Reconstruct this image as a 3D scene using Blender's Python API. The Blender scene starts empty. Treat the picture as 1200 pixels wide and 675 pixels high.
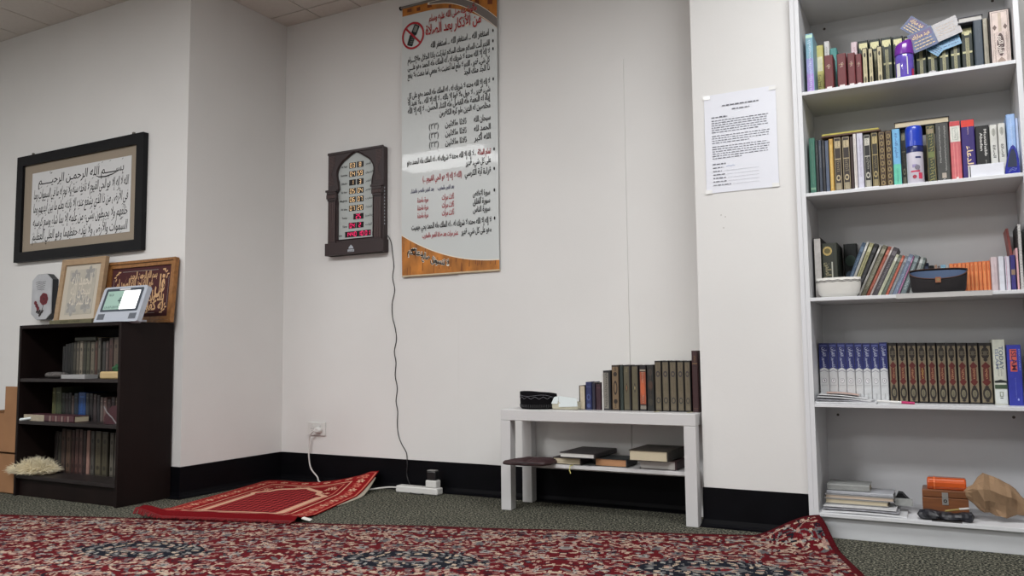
import bpy, math, random
import numpy as np
from mathutils import Matrix, Vector, noise
random.seed(7)
SC = bpy.context.scene
COL = SC.collection
PI = math.pi

# ------------------------------------------------------------ camera
F_PX, YAW, PITCH, ROLL, HC = 945.87, -0.4893, 0.0819, -0.0105, 0.6989
_cy, _sy, _cp, _sp, _cr, _sr = (math.cos(YAW), math.sin(YAW), math.cos(PITCH), math.sin(PITCH), math.cos(ROLL), math.sin(ROLL))
FWD = Vector((_sy*_cp, _cy*_cp, _sp)); _r0 = Vector((_cy, -_sy, 0)); _u0 = _r0.cross(FWD)
RGT = _r0*_cr + _u0*_sr; UPV = -_r0*_sr + _u0*_cr
cam_d = bpy.data.cameras.new('camera'); cam = bpy.data.objects.new('camera', cam_d); COL.objects.link(cam)
cam.matrix_world = Matrix.Translation((0, 0, HC)) @ Matrix(((RGT.x, UPV.x, -FWD.x), (RGT.y, UPV.y, -FWD.y), (RGT.z, UPV.z, -FWD.z))).to_4x4()
cam_d.sensor_width = 36; cam_d.lens = F_PX/1200*36; cam_d.clip_start = .05
SC.camera = cam

def at(x, y, Y):
    """point seen at photo pixel x, y that lies in the upright plane at depth Y (metres)"""
    d = FWD + RGT*((x-600)/F_PX) - UPV*((y-337.5)/F_PX)
    t = Y/d.y
    return Vector((d.x*t, Y, HC + d.z*t))

# ------------------------------------------------------------ materials
def lin(c):
    return tuple(((v/255)/12.92 if v/255 <= .04045 else ((v/255+.055)/1.055)**2.4) for v in c)
MATS = {}
def mat(name, rgb, rough=.6, metal=0., var=.0, vscale=30., bump=0., bscale=200., emit=0., spec=.5, alpha=1., trans=0., stretch=None, coat=0., sub=None):
    if name in MATS: return MATS[name]
    m = bpy.data.materials.new(name); m.use_nodes = True
    nt = m.node_tree; b = nt.nodes['Principled BSDF']
    c = lin(rgb)
    b.inputs['Base Color'].default_value = (*c, 1)
    b.inputs['Roughness'].default_value = rough
    b.inputs['Metallic'].default_value = metal
    b.inputs['Specular IOR Level'].default_value = spec
    b.inputs['Coat Weight'].default_value = coat
    if trans: b.inputs['Transmission Weight'].default_value = trans
    if alpha < 1: b.inputs['Alpha'].default_value = alpha
    tc = nt.nodes.new('ShaderNodeTexCoord'); mp = nt.nodes.new('ShaderNodeMapping')
    nt.links.new(tc.outputs['Object'], mp.inputs['Vector'])
    if stretch: mp.inputs['Scale'].default_value = stretch
    if var:
        n = nt.nodes.new('ShaderNodeTexNoise'); n.inputs['Scale'].default_value = vscale; n.inputs['Detail'].default_value = 4
        nt.links.new(mp.outputs[0], n.inputs['Vector'])
        r = nt.nodes.new('ShaderNodeValToRGB')
        r.color_ramp.elements[0].position = .3; r.color_ramp.elements[1].position = .7
        r.color_ramp.elements[0].color = (*[max(0, v*(1-var)) for v in c], 1)
        r.color_ramp.elements[1].color = (*[min(1, v*(1+var)) for v in c], 1)
        if sub: r.color_ramp.elements[1].color = (*lin(sub), 1)
        nt.links.new(n.outputs['Fac'], r.inputs['Fac']); nt.links.new(r.outputs['Color'], b.inputs['Base Color'])
    if bump:
        n2 = nt.nodes.new('ShaderNodeTexNoise'); n2.inputs['Scale'].default_value = bscale; n2.inputs['Detail'].default_value = 3
        nt.links.new(mp.outputs[0], n2.inputs['Vector'])
        bp = nt.nodes.new('ShaderNodeBump'); bp.inputs['Strength'].default_value = bump; bp.inputs['Distance'].default_value = .002
        nt.links.new(n2.outputs['Fac'], bp.inputs['Height']); nt.links.new(bp.outputs[0], b.inputs['Normal'])
    if emit:
        b.inputs['Emission Color'].default_value = (*c, 1); b.inputs['Emission Strength'].default_value = emit
    m.diffuse_color = (*c, 1)
    MATS[name] = m
    return m

def attr_mat(name, rough=.95, bump=.5, bscale=350.):
    m = mat(name, (120, 60, 60), rough=rough, bump=bump, bscale=bscale, spec=.1)
    nt = m.node_tree; a = nt.nodes.new('ShaderNodeAttribute'); a.attribute_name = 'weave'
    nt.links.new(a.outputs['Color'], nt.nodes['Principled BSDF'].inputs['Base Color'])
    return m

# ------------------------------------------------------------ mesh builder
class MB:
    def __init__(s): s.v = []; s.f = []; s.mi = []; s.mats = []; s.sm = []; s.T = Matrix.Identity(4)
    def mix(s, m):
        if m not in s.mats: s.mats.append(m)
        return s.mats.index(m)
    def add(s, vs, fs, m, smooth=False):
        o = len(s.v); k = s.mix(m)
        s.v += [tuple(s.T @ Vector(p)) for p in vs]
        for f in fs: s.f.append([o+i for i in f]); s.mi.append(k); s.sm.append(smooth)
    def box(s, x0, x1, y0, y1, z0, z1, m):
        vs = [(x0,y0,z0),(x1,y0,z0),(x1,y1,z0),(x0,y1,z0),(x0,y0,z1),(x1,y0,z1),(x1,y1,z1),(x0,y1,z1)]
        s.add(vs, [(0,3,2,1),(4,5,6,7),(0,1,5,4),(1,2,6,5),(2,3,7,6),(3,0,4,7)], m)
    def poly(s, pts, m): s.add(pts, [tuple(range(len(pts)))], m)
    def prism(s, pts, y0, y1, m, m2=None):
        """2-D outline pts in x, z extruded along y"""
        n = len(pts)
        a = sum(pts[i][0]*pts[(i+1) % n][1]-pts[(i+1) % n][0]*pts[i][1] for i in range(n))
        if a < 0: pts = pts[::-1]
        s.add([(x, y0, z) for x, z in pts], [tuple(range(n))], m)
        s.add([(x, y1, z) for x, z in pts], [tuple(range(n))[::-1]], m)
        s.add([(x, y0, z) for x, z in pts]+[(x, y1, z) for x, z in pts], [(i, i+n, (i+1) % n+n, (i+1) % n) for i in range(n)], m2 or m)
    def rings(s, rings, m, cap0=True, cap1=True, smooth=True, closed=True):
        n = len(rings[0]); vs = [p for r in rings for p in r]; fs = []
        for i in range(len(rings)-1):
            for j in range(n if closed else n-1):
                k = (j+1) % n; fs.append((i*n+j, i*n+k, (i+1)*n+k, (i+1)*n+j))
        s.add(vs, fs, m, smooth)
        if cap0: s.add(rings[0], [tuple(range(n))[::-1]], m)
        if cap1: s.add(rings[-1], [tuple(range(n))], m)
    def lathe(s, prof, m, cx=0, cy=0, sx=1., sy=1., n=32, cap0=True, cap1=True):
        s.rings([[(cx+r*sx*math.cos(2*PI*j/n), cy+r*sy*math.sin(2*PI*j/n), z) for j in range(n)] for r, z in prof], m, cap0, cap1)
    def tube(s, pts, r, m, n=8):
        pts = [Vector(p) for p in pts]; R = []; up = Vector((.13, .2, .97))
        for i, p in enumerate(pts):
            t = (pts[min(i+1, len(pts)-1)]-pts[max(i-1, 0)]).normalized()
            a = t.cross(up)
            if a.length < .05: a = t.cross(Vector((1, 0, 0)))
            a.normalize(); b = t.cross(a)
            R.append([tuple(p+(a*math.cos(2*PI*j/n)+b*math.sin(2*PI*j/n))*r) for j in range(n)])
        s.rings(R, m)
    def disc(s, c, R, U, rx, ry, m, n=20):
        c = Vector(c); R = Vector(R); U = Vector(U)
        s.poly([tuple(c+R*rx*math.cos(2*PI*i/n)+U*ry*math.sin(2*PI*i/n)) for i in range(n)], m)
    def strip(s, pts, w, m, R=(1,0,0), U=(0,0,1), o=(0,0,0)):
        """flat stroke of width w through 2-D points"""
        R = Vector(R); U = Vector(U); o = Vector(o); L = []; Q = []
        for i, p in enumerate(pts):
            a = Vector(pts[max(i-1, 0)]); b = Vector(pts[min(i+1, len(pts)-1)]); d = (b-a)
            d = d.normalized() if d.length > 1e-9 else Vector((1, 0)); nn = Vector((-d.y, d.x))
            ww = w[i] if isinstance(w, (list, tuple)) else w
            for lst, sg in ((L, 1), (Q, -1)):
                q = Vector(p)+nn*ww*.5*sg; lst.append(tuple(o+R*q.x+U*q.y))
        n = len(pts)
        s.add(L+Q, [(i, n+i, n+i+1, i+1) for i in range(n-1)], m)
    def text(s, st, o, R, U, size, m, align='c', width=None, bold=0., maxw=None):
        vs, fs, w = glyphs(st, bold)
        if not vs: return
        k = size; kx = size
        if width: kx = width/w
        if maxw and w*kx > maxw: kx = maxw/w
        R = Vector(R); U = Vector(U); o = Vector(o)
        off = {'c': -w/2, 'l': 0, 'r': -w}[align]
        s.add([tuple(o+R*(x+off)*kx+U*y*k) for x, y in vs], fs, m)
    def build(s, name, parent=None, bevel=0, seg=2, smooth=None, sub=0, loc=None, recalc=False):
        me = bpy.data.meshes.new(name)
        me.from_pydata(s.v, [], s.f)
        for m in s.mats: me.materials.append(m)
        me.polygons.foreach_set('material_index', s.mi); me.polygons.foreach_set('use_smooth', s.sm)
        me.update()
        if recalc:
            import bmesh
            bm = bmesh.new(); bm.from_mesh(me); bmesh.ops.remove_doubles(bm, verts=bm.verts, dist=1e-5)
            bmesh.ops.recalc_face_normals(bm, faces=bm.faces); bm.to_mesh(me); bm.free()
        o = bpy.data.objects.new(name, me); COL.objects.link(o)
        if parent: o.parent = parent
        if loc: o.location = loc
        if bevel:
            b = o.modifiers.new('bevel', 'BEVEL'); b.width = bevel; b.segments = seg; b.limit_method = 'ANGLE'; b.angle_limit = .6
        if sub:
            b = o.modifiers.new('sub', 'SUBSURF'); b.levels = sub; b.render_levels = sub
        return o

# ------------------------------------------------------------ Arabic writing, letters joined
_A = {}
def _reg(ch, code, n): _A[ch] = [chr(code+i) for i in range(n)]
_reg('ء', 0xFE80, 1)
for ch, code in zip('آأؤإ', (0xFE81, 0xFE83, 0xFE85, 0xFE87)): _reg(ch, code, 2)
_reg('ئ', 0xFE89, 4); _reg('ا', 0xFE8D, 2); _reg('ب', 0xFE8F, 4); _reg('ة', 0xFE93, 2)
c_ = 0xFE95
for ch in 'تثجحخ': _reg(ch, c_, 4); c_ += 4
for ch in 'دذرز': _reg(ch, c_, 2); c_ += 2
for ch in 'سشصضطظعغفقكلمنه': _reg(ch, c_, 4); c_ += 4
_reg('و', 0xFEED, 2); _reg('ى', 0xFEEF, 2); _reg('ي', 0xFEF1, 4)
_A['ـ'] = ['ـ']*4
_LA = {'آ': 0xFEF5, 'أ': 0xFEF7, 'إ': 0xFEF9, 'ا': 0xFEFB}
def shape(st):
    out = []; prev = False; i = 0
    while i < len(st):
        ch = st[i]
        if ch not in _A: out.append({'(': ')', ')': '('}.get(ch, ch)); prev = False; i += 1; continue
        if ch == 'ل' and i+1 < len(st) and st[i+1] in _LA:
            out.append(chr(_LA[st[i+1]]+(1 if prev else 0))); prev = False; i += 2; continue
        fm = _A[ch]; nxt = i+1 < len(st) and st[i+1] in _A and len(_A[st[i+1]]) > 1
        dual = len(fm) == 4
        if prev and dual and nxt: g = fm[3]
        elif prev and len(fm) > 1: g = fm[1]
        elif dual and nxt: g = fm[2]
        else: g = fm[0]
        out.append(g); prev = dual; i += 1
    s2 = ''.join(reversed(out))
    # digit runs stay left to right
    r = ''; run = ''
    for ch in s2:
        if ch in '٠١٢٣٤٥٦٧٨٩': run = ch+run
        else: r += run+ch; run = ''
    return r+run
_G = {}
def glyphs(st, bold=0.):
    key = (st, bold)
    if key in _G: return _G[key]
    arab = any(ch in _A for ch in st)
    cu = bpy.data.curves.new('writing', 'FONT'); cu.body = shape(st) if arab else st
    cu.resolution_u = 1 if arab else 2; cu.offset = bold
    o = bpy.data.objects.new('writing', cu); me = bpy.data.meshes.new_from_object(o)
    vs = [(v.co.x, v.co.y) for v in me.vertices]; fs = [tuple(p.vertices) for p in me.polygons]
    if vs:
        x0 = min(v[0] for v in vs); w = max(v[0] for v in vs)-x0; vs = [(x-x0, y) for x, y in vs]
    else: w = 1
    bpy.data.objects.remove(o); bpy.data.curves.remove(cu); bpy.data.meshes.remove(me)
    _G[key] = (vs, fs, w)
    return _G[key]

# ------------------------------------------------------------ things
def tag(o, label, cat, group=None, kind=None):
    o['label'] = label; o['category'] = cat
    if group: o['group'] = group
    if kind: o['kind'] = kind
    return o
def thing(name, label, cat, loc=(0, 0, 0), rz=0., group=None, ry=0., rx=0.):
    o = bpy.data.objects.new(name, None); COL.objects.link(o); o.empty_display_size = .05
    o.location = loc; o.rotation_euler = (rx, ry, rz)
    return tag(o, label, cat, group)
def struct(o): o['kind'] = 'structure'; return o

def grid_cloth(name, parent, nu, nv, pos, colors, material, thick=.006):
    """a woven sheet; pos(u,v) -> arrays, colors (nv,nu,3) sRGB 0..255 -> its weave"""
    U, V = np.meshgrid(np.linspace(0, 1, nu+1), np.linspace(0, 1, nv+1))
    X, Y, Z = pos(U, V)
    co = np.stack([X, Y, Z], -1).reshape(-1, 3).astype(np.float32)
    idx = np.arange((nu+1)*(nv+1)).reshape(nv+1, nu+1)
    q = np.stack([idx[:-1, :-1], idx[:-1, 1:], idx[1:, 1:], idx[1:, :-1]], -1).reshape(-1, 4)
    e1 = co[q[0, 1]]-co[q[0, 0]]; e2 = co[q[0, 3]]-co[q[0, 0]]
    if np.cross(e1, e2)[2] < 0: q = q[:, ::-1]
    me = bpy.data.meshes.new(name); me.vertices.add(len(co)); me.vertices.foreach_set('co', co.ravel())
    nf = len(q); me.loops.add(nf*4); me.loops.foreach_set('vertex_index', q.ravel().astype(np.int32))
    me.polygons.add(nf); me.polygons.foreach_set('loop_start', (np.arange(nf)*4).astype(np.int32))
    me.update(calc_edges=True)
    c = colors.astype(np.float32)/255; c = np.where(c <= .04045, c/12.92, ((c+.055)/1.055)**2.4).reshape(-1, 3)
    c = np.concatenate([c, np.ones((nf, 1), np.float32)], 1)
    a = me.color_attributes.new('weave', 'FLOAT_COLOR', 'CORNER')
    a.data.foreach_set('color', np.repeat(c, 4, 0).ravel())
    me.materials.append(material)
    me.polygons.foreach_set('use_smooth', np.ones(nf, bool))
    o = bpy.data.objects.new(name, me); COL.objects.link(o)
    if parent: o.parent = parent
    sd = o.modifiers.new('thick', 'SOLIDIFY'); sd.thickness = thick; sd.offset = -1
    return o
# ------------------------------------------------------------ the room
M_wall = mat('wall_paint', (219, 218, 216), rough=.75, var=.02, vscale=2.5, bump=.12, bscale=90)
M_base = mat('black_vinyl', (9, 9, 13), rough=.5, var=.2, vscale=14, spec=.1)
M_ceil = mat('ceiling_tile', (208, 203, 196), rough=.9, bump=.3, bscale=140, var=.03, vscale=60)
M_gap = mat('ceiling_seam', (48, 44, 40), rough=.9)
M_white = mat('white_laminate', (214, 215, 218), rough=.38, var=.012, vscale=6)
M_whitek = mat('white_paint_plinth', (206, 208, 211), rough=.5, var=.02, vscale=9)

M_floor = mat('carpet', (66, 66, 60), rough=1., spec=.05)
nt = M_floor.node_tree; b = nt.nodes['Principled BSDF']
tc = nt.nodes.new('ShaderNodeTexCoord')
n1 = nt.nodes.new('ShaderNodeTexNoise'); n1.inputs['Scale'].default_value = 120; n1.inputs['Detail'].default_value = 3; n1.inputs['Roughness'].default_value = .7
n2 = nt.nodes.new('ShaderNodeTexNoise'); n2.inputs['Scale'].default_value = 3.; n2.inputs['Detail'].default_value = 4
rp = nt.nodes.new('ShaderNodeValToRGB'); e = rp.color_ramp.elements
e[0].position = .40; e[0].color = (*lin((24, 26, 26)), 1); e[1].position = .62; e[1].color = (*lin((160, 156, 138)), 1)
x = e.new(.5); x.color = (*lin((66, 68, 62)), 1)
mx = nt.nodes.new('ShaderNodeMixRGB'); mx.blend_type = 'MULTIPLY'; mx.inputs[0].default_value = .35
bp = nt.nodes.new('ShaderNodeBump'); bp.inputs['Strength'].default_value = .8; bp.inputs['Distance'].default_value = .004
for a_, b_ in ((tc.outputs['Object'], n1.inputs['Vector']), (tc.outputs['Object'], n2.inputs['Vector']), (n1.outputs['Fac'], rp.inputs['Fac']),
               (rp.outputs[0], mx.inputs[1]), (n2.outputs['Fac'], mx.inputs[2]), (mx.outputs[0], b.inputs['Base Color']), (n1.outputs['Fac'], bp.inputs['Height']), (bp.outputs[0], b.inputs['Normal'])):
    nt.links.new(a_, b_)

XL, XR, YF = -6.2, 2.6, -3.6           # far sides of the room
YL, YB, XC, YC, XK, YA, XREC = 2.83, 3.53, -.8865, 3.305, -.481, 3.625, -3.3975
ZC, ZB = 2.678, .154
def wall(name, x0, x1, y0, y1, z0=0., z1=ZC):
    b = MB(); b.box(x0, x1, y0, y1, z0, z1, M_wall); return struct(b.build(name))
b = MB(); b.box(XL-.2, XR+.2, YF-.2, YA+.3, -.1, 0, M_floor); struct(b.build('floor'))
wall('wall_left', XL, XREC, YL, YB+.3)
wall('wall_back', XREC+.0005, XC-.0005, YB, YB+.3)
wall('wall_column', XC, XK, YC, YB+.3)
wall('wall_alcove', XK+.0005, XR, YA, YB+.3)
wall('wall_west', XL-.2, XL-.0005, YF, YB+.3)
wall('wall_east', XR+.0005, XR+.2, YF, YB+.3)
wall('wall_front', XL-.2, XR+.2, YF-.2, YF-.0005)
# ceiling of narrow tiles with dark shadow gaps
b = MB(); b.box(XL-.2, XR+.2, YF-.2, YB+.3, ZC+.012, ZC+.12, M_gap)
x0 = -3.13-.295*11
k = 0
while x0 < XR:
    x1 = x0+.295; y0 = YF-.2
    while y0 < YB+.3:
        y1 = min(y0+1.2, YB+.3)
        b.box(max(x0, XL-.2)+.0035, min(x1, XR+.2)-.0035, y0+.0035, y1-.0035, ZC+.001, ZC+.014, M_ceil); y0 += 1.2
    x0 = x1
struct(b.build('ceiling'))
# thin shadow trim where ceiling meets the walls
def trim(name, x0, x1, y0, y1, z0, z1, m, bev=0):
    b = MB(); b.box(x0, x1, y0, y1, z0, z1, m); return struct(b.build(name, bevel=bev))
# black coved vinyl skirting
def skirt(name, pts, open_=True):
    """pts: run along the wall foot (x, y), room on the left-hand side of travel"""
    prof = [(0, ZB), (.004, ZB-.002), (.004, .028), (.008, .012), (.018, .004), (.034, .0015), (.034, 0), (0, 0)]
    b = MB(); R = []
    for i, p in enumerate(pts):
        p = Vector(p); d0 = (p-Vector(pts[i-1])).normalized() if i else None
        d1 = (Vector(pts[i+1])-p).normalized() if i < len(pts)-1 else None
        ns = [Vector((-d.y, d.x)) for d in (d0, d1) if d is not None]
        n = ns[0] if len(ns) == 1 else (ns[0]+ns[1])/(1+ns[0].dot(ns[1]))
        R.append([(p.x+n.x*t, p.y+n.y*t, z) for t, z in prof])
    b.rings(R, M_base, smooth=False)
    return struct(b.build(name, recalc=True))
skirt('baseboard_left', [(XREC+.0006, YB-.006), (XREC+.0006, YL-.0006), (XL, YL-.0006)])
skirt('baseboard_back', [(XC-.001, YB-.0006), (XREC+.001, YB-.0006)])
skirt('baseboard_column', [(XK-.001, YC-.0006), (XC-.0006, YC-.0006), (XC-.0006, YB-.006)])
# painted board fixed flat on the back wall (its edge shows as a fine line)
b = MB(); b.box(-2.19, -1.27, YB-.006, YB-.0006, ZB+.0005, 2.085, M_wall); struct(b.build('trim_1', bevel=.001))
# access panel screw marks on the column
M_nail = mat('nail_mark', (150, 146, 140), rough=.6)
b = MB()
for px, py in ((845, 252), (850, 254), (848, 267)):
    p = at(px, py, YC-.001); b.disc(p, (1, 0, 0), (0, 0, 1), .0022, .0022, M_nail)
struct(b.build('trim_2'))

# ------------------------------------------------------------ ceiling lights (recessed fluorescent panels)
M_lframe = mat('light_frame', (205, 205, 203), rough=.4)
M_diff = mat('light_diffuser', (250, 249, 245), rough=.5, emit=4.5)
LIGHTS = [(.10, 2.20, 31), (-1.85, .50, 76), (-4.3, .35, 42), (.75, -1.6, 16), (-2.4, -2.2, 66)]
names = ['nearest the white bookcase', 'over the middle of the rug', 'on the side of the dark bookcase', 'behind the viewer by the east wall', 'behind the viewer over the carpet']
for (lx, ly, pw), nm in zip(LIGHTS, names):
    t = thing('ceiling_light', 'flush rectangular fluorescent ceiling light '+nm, 'ceiling light', (lx, ly, ZC-.022), 0, 'ceiling lights')
    b = MB()
    for a in ((-.61, .61, -.31, -.29), (-.61, .61, .29, .31), (-.61, -.59, -.29, .29), (.59, .61, -.29, .29)): b.box(*a, 0, .022, M_lframe)
    b.build('light_frame', t)
    b = MB(); b.box(-.59, .59, -.29, .29, .006, .02, M_diff); b.build('diffuser', t)
    ld = bpy.data.lights.new('tube_light', 'AREA'); ld.shape = 'RECTANGLE'; ld.size = 1.15; ld.size_y = .55; ld.energy = pw
    ld.color = (.985, .99, 1.)
    lo = bpy.data.objects.new('tube_light', ld); COL.objects.link(lo); lo.parent = t; lo.location = (0, 0, -.004)
w = bpy.data.worlds.new('world'); SC.world = w; w.use_nodes = True
w.node_tree.nodes['Background'].inputs[0].default_value = (.9, .93, 1, 1); w.node_tree.nodes['Background'].inputs[1].default_value = .25
SC.view_settings.view_transform = 'Standard'; SC.view_settings.look = 'None'; SC.view_settings.gamma = 1; SC.view_settings.exposure = 0
SC.view_settings.use_curve_mapping = False

# ------------------------------------------------------------ big persian rug
def srt(t): return np.clip(t, 0, 1)
rs = np.random.RandomState(11)
PITCHR = .0055
RED, RED2, BEI, PNK, GRY, NAV, LGR = (84, 15, 22), (98, 22, 30), (164, 146, 128), (146, 116, 106), (88, 87, 88), (20, 23, 32), (132, 130, 126)
def ell(img, cx, cy, a, bb, th, col, px, sx=1):
    h, w_, _ = img.shape; r = max(a, bb)+px
    i0, i1 = max(0, int((cx-r)/px)), min(w_, int((cx+r)/px)+2); j0, j1 = max(0, int((cy-r)/px)), min(h, int((cy+r)/px)+2)
    if i0 >= i1 or j0 >= j1: return
    Xg, Yg = np.meshgrid((np.arange(i0, i1)+.5)*px-cx, (np.arange(j0, j1)+.5)*px-cy)
    c, s_ = math.cos(th), math.sin(th); u = (Xg*c+Yg*s_)/a; v = (-Xg*s_+Yg*c)/bb
    img[j0:j1, i0:i1][u*u+v*v < 1] = col
def curl(img, x, y, th, L, k, wd, col, px):
    n = int(L/px*1.3)
    for i in range(n):
        ell(img, x, y, wd, wd, 0, col, px); x += math.cos(th)*L/n; y += math.sin(th)*L/n; th += k*L/n
def flower(img, x, y, r, col, core, px, rot=0, n=6):
    for i in range(n):
        a = rot+2*PI*i/n; ell(img, x+math.cos(a)*r*.62, y+math.sin(a)*r*.62, r*.42, r*.26, a, col, px)
    ell(img, x, y, r*.28, r*.28, 0, core, px)
def rug_tile(w_, h):
    px = PITCHR; img = np.zeros((int(h/px), int(w_/px), 3)); img[:] = RED
    RED3 = (66, 12, 20)
    for i in range(150): ell(img, rs.rand()*w_, rs.rand()*h, .012+.02*rs.rand(), .009, rs.rand()*6, [RED2, RED3, GRY, PNK][rs.randint(4)], px)
    for i in range(150): curl(img, rs.rand()*w_, rs.rand()*h, rs.rand()*6.3, .05+.08*rs.rand(), rs.uniform(-40, 40), .0034, [GRY, BEI, NAV, LGR, RED3, PNK][rs.randint(6)], px)
    for i in range(860): ell(img, rs.rand()*w_, rs.rand()*h, .008+.010*rs.rand(), .0036+.003*rs.rand(), rs.rand()*6.3, [BEI, PNK, GRY, BEI, PNK, LGR, NAV, BEI][rs.randint(8)], px)
    for i in range(34): flower(img, rs.rand()*w_, rs.rand()*h, .015+.010*rs.rand(), [BEI, PNK, LGR, GRY][rs.randint(4)], [NAV, RED, GRY][rs.randint(3)], px, rs.rand()*3)
    return img
half = rug_tile(.5, 1.04); til = np.concatenate([half, half[:, ::-1]], 1)
for cx in (.5,):
    for cy in (.52,):                      # long dark medallion in the middle of each repeat
        def lens(a, bb, col): ell(til, cx, cy, a, bb, 0, col, PITCHR)
        lens(.235, .112, NAV)
        for rr_, wv, cols in ((1.1, 1.12, (NAV, GRY, BEI, NAV)), (.86, .86, (GRY, LGR, NAV, BEI)), (.62, .62, (BEI, GRY, PNK, NAV))):
            nn_ = int(44*rr_)
            for i in range(nn_): an = 2*PI*i/nn_; ell(til, cx+.235*rr_*math.cos(an), cy+.112*wv*math.sin(an), .015, .007, an*2, cols[i % 4], PITCHR)
        for i in range(90): ell(til, cx+rs.uniform(-.2, .2), cy+rs.uniform(-.085, .085), .013, .005, rs.rand()*6.3, [GRY, LGR, BEI, NAV][rs.randint(4)], PITCHR)
        lens(.105, .042, GRY); lens(.060, .022, RED2)
        for i in range(40): ell(til, cx+rs.uniform(-.08, .08), cy+rs.uniform(-.028, .028), .010, .005, rs.rand()*6.3, [PNK, LGR, BEI, NAV, RED][rs.randint(5)], PITCHR)
for cx in (.0, 1.0):
    for cy in (.1, .9):
        for i in range(14):
            an = 2*PI*i/14; flower(til, cx+.09*math.cos(an), cy+.05*math.sin(an), .013, [GRY, NAV, BEI][i % 3], RED2, PITCHR, an, 5)
RW, RH = 4.6, 2.3
nu, nv = int(RW/PITCHR), int(RH/PITCHR)
ui = ((np.arange(nu)+.5)*PITCHR+(.5-.45)) % 1.0; vi = ((np.arange(nv)+.5)*PITCHR) % 1.04
rc = til[np.minimum((vi/PITCHR).astype(int), til.shape[0]-1)][:, np.minimum((ui/PITCHR).astype(int), til.shape[1]-1)].copy()
eu = np.minimum(np.arange(nu), nu-1-np.arange(nu))*PITCHR; ev = np.minimum(np.arange(nv), nv-1-np.arange(nv))*PITCHR
edge = np.minimum(eu[None, :], ev[:, None]); rc[edge < .020] = (70, 10, 17)
rc = np.clip(rc*(1+.16*(rs.rand(nv, nu, 1)-.5)), 0, 255)
AX = Vector((-.951, -.309)); AY = Vector((.309, -.951)); CN = Vector((-.412, 3.252))
def rug_pos(U, V):
    u = U*RW; v = V*RH
    d = np.sqrt(u**2+(v*1.15)**2)
    f = np.clip(1-d/.27, 0, 1)
    z = .009+.078*np.sin(f*PI/2)**1.6+.0016*np.sin(u*3.1+1)*np.sin(v*4.3)*np.clip(d*2, 0, 1)+.0009*np.sin(u*9+v*5)+.001
    x = CN.x+AX.x*u+AY.x*v; y = CN.y+AX.y*u+AY.y*v
    x = x-.03*f; y = y+.004*f-.02*np.clip(1-u/.3, 0, 1)*np.sin(np.clip(v/.5, 0, 1)*PI)
    return x, y, np.maximum(z, .0075)
rug = grid_cloth('rug', None, nu, nv, rug_pos, rc, attr_mat('rug_pile', bump=.9, bscale=260), .007)
tag(rug, 'large red, beige and navy floral rug with one corner riding up the white bookcase', 'rug')

# ------------------------------------------------------------ red prayer mat
mpx = .004; MWd, MLn = .74, 1.14
mn, mm = int(MWd/mpx), int(MLn/mpx)
R0, R1, CR, PK, DK = (118, 16, 21), (150, 34, 34), (204, 160, 134), (186, 104, 88), (82, 8, 14)
mi = np.zeros((mm, mn, 3)); mi[:] = R0
Xm, Ym = np.meshgrid((np.arange(mn)+.5)*mpx, (np.arange(mm)+.5)*mpx)
em = np.minimum(np.minimum(Xm, MWd-Xm), np.minimum(Ym-.03, MLn-.02-Ym))
mi[em < .112] = (134, 22, 26)
for i in range(16):
    for sx in (.055, MWd-.055):
        cy = .09+i*.064; flower(mi, sx, cy, .024, PK if i % 2 else CR, R0, mpx, i, 6)
        curl(mi, sx-.03, cy+.032, 0, .06, 14*(-1)**i, .0035, PK, mpx)
for i in range(9):
    for sy in (.085, MLn-.075):
        flower(mi, .09+i*.07, sy, .023, CR if i % 2 else PK, R0, mpx, i, 6)
mi[(em > .112) & (em < .122)] = CR; mi[(em > .006) & (em < .011)] = PK
mi[(em > .122) & (em < .145)] = (118, 14, 22); mi[(em > .145) & (em < .152)] = PK
# niche: straight sides, pointed scalloped arch towards the wall
xa = np.abs(Xm-MWd/2)
def niche(hw, y0, ys, yt):
    tt = np.clip((Ym-ys)/(yt-ys), 0, 1)
    prof = hw*(1-tt**1.7)*(1+.10*np.sin(tt*PI*4)*(tt > 0))
    return (xa < np.where(Ym < ys, hw, prof)) & (Ym > y0) & (Ym < yt)
mi[niche(.212, .170, .70, .975)] = CR; inn = niche(.180, .200, .69, .930); mi[inn] = (140, 24, 30)
lat = ((np.floor((Xm+Ym*.7)/.034)+np.floor((Xm-Ym*.7)/.034)) % 2 == 0); mi[inn] = (158, 52, 52); mi[inn & lat] = (84, 10, 18)
spd = (em > .152) & (Ym > .70) & ~niche(.215, .16, .71, .985)
for i in range(26):
    sx = .17+rs.rand()*.4; sy = .74+rs.rand()*.22
    if spd[int(sy/mpx), int(sx/mpx)]: flower(mi, sx, sy, .018, CR, R0, mpx, i, 5)
mi[Ym < .045] = (100, 12, 18); mi[Ym > MLn-.016] = DK
mi = np.clip(mi*(1+.10*(rs.rand(mm, mn, 1)-.5)), 0, 255)
MO = Vector((-3.13, 2.392)); MX = Vector((.958, .262)).normalized(); MYv = Vector((-.262, .958)).normalized()
MO_R = Vector((-2.415, 2.588)); MB_L = Vector((-3.40, 3.425)); MB_R = Vector((-2.675, 3.50))
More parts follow.
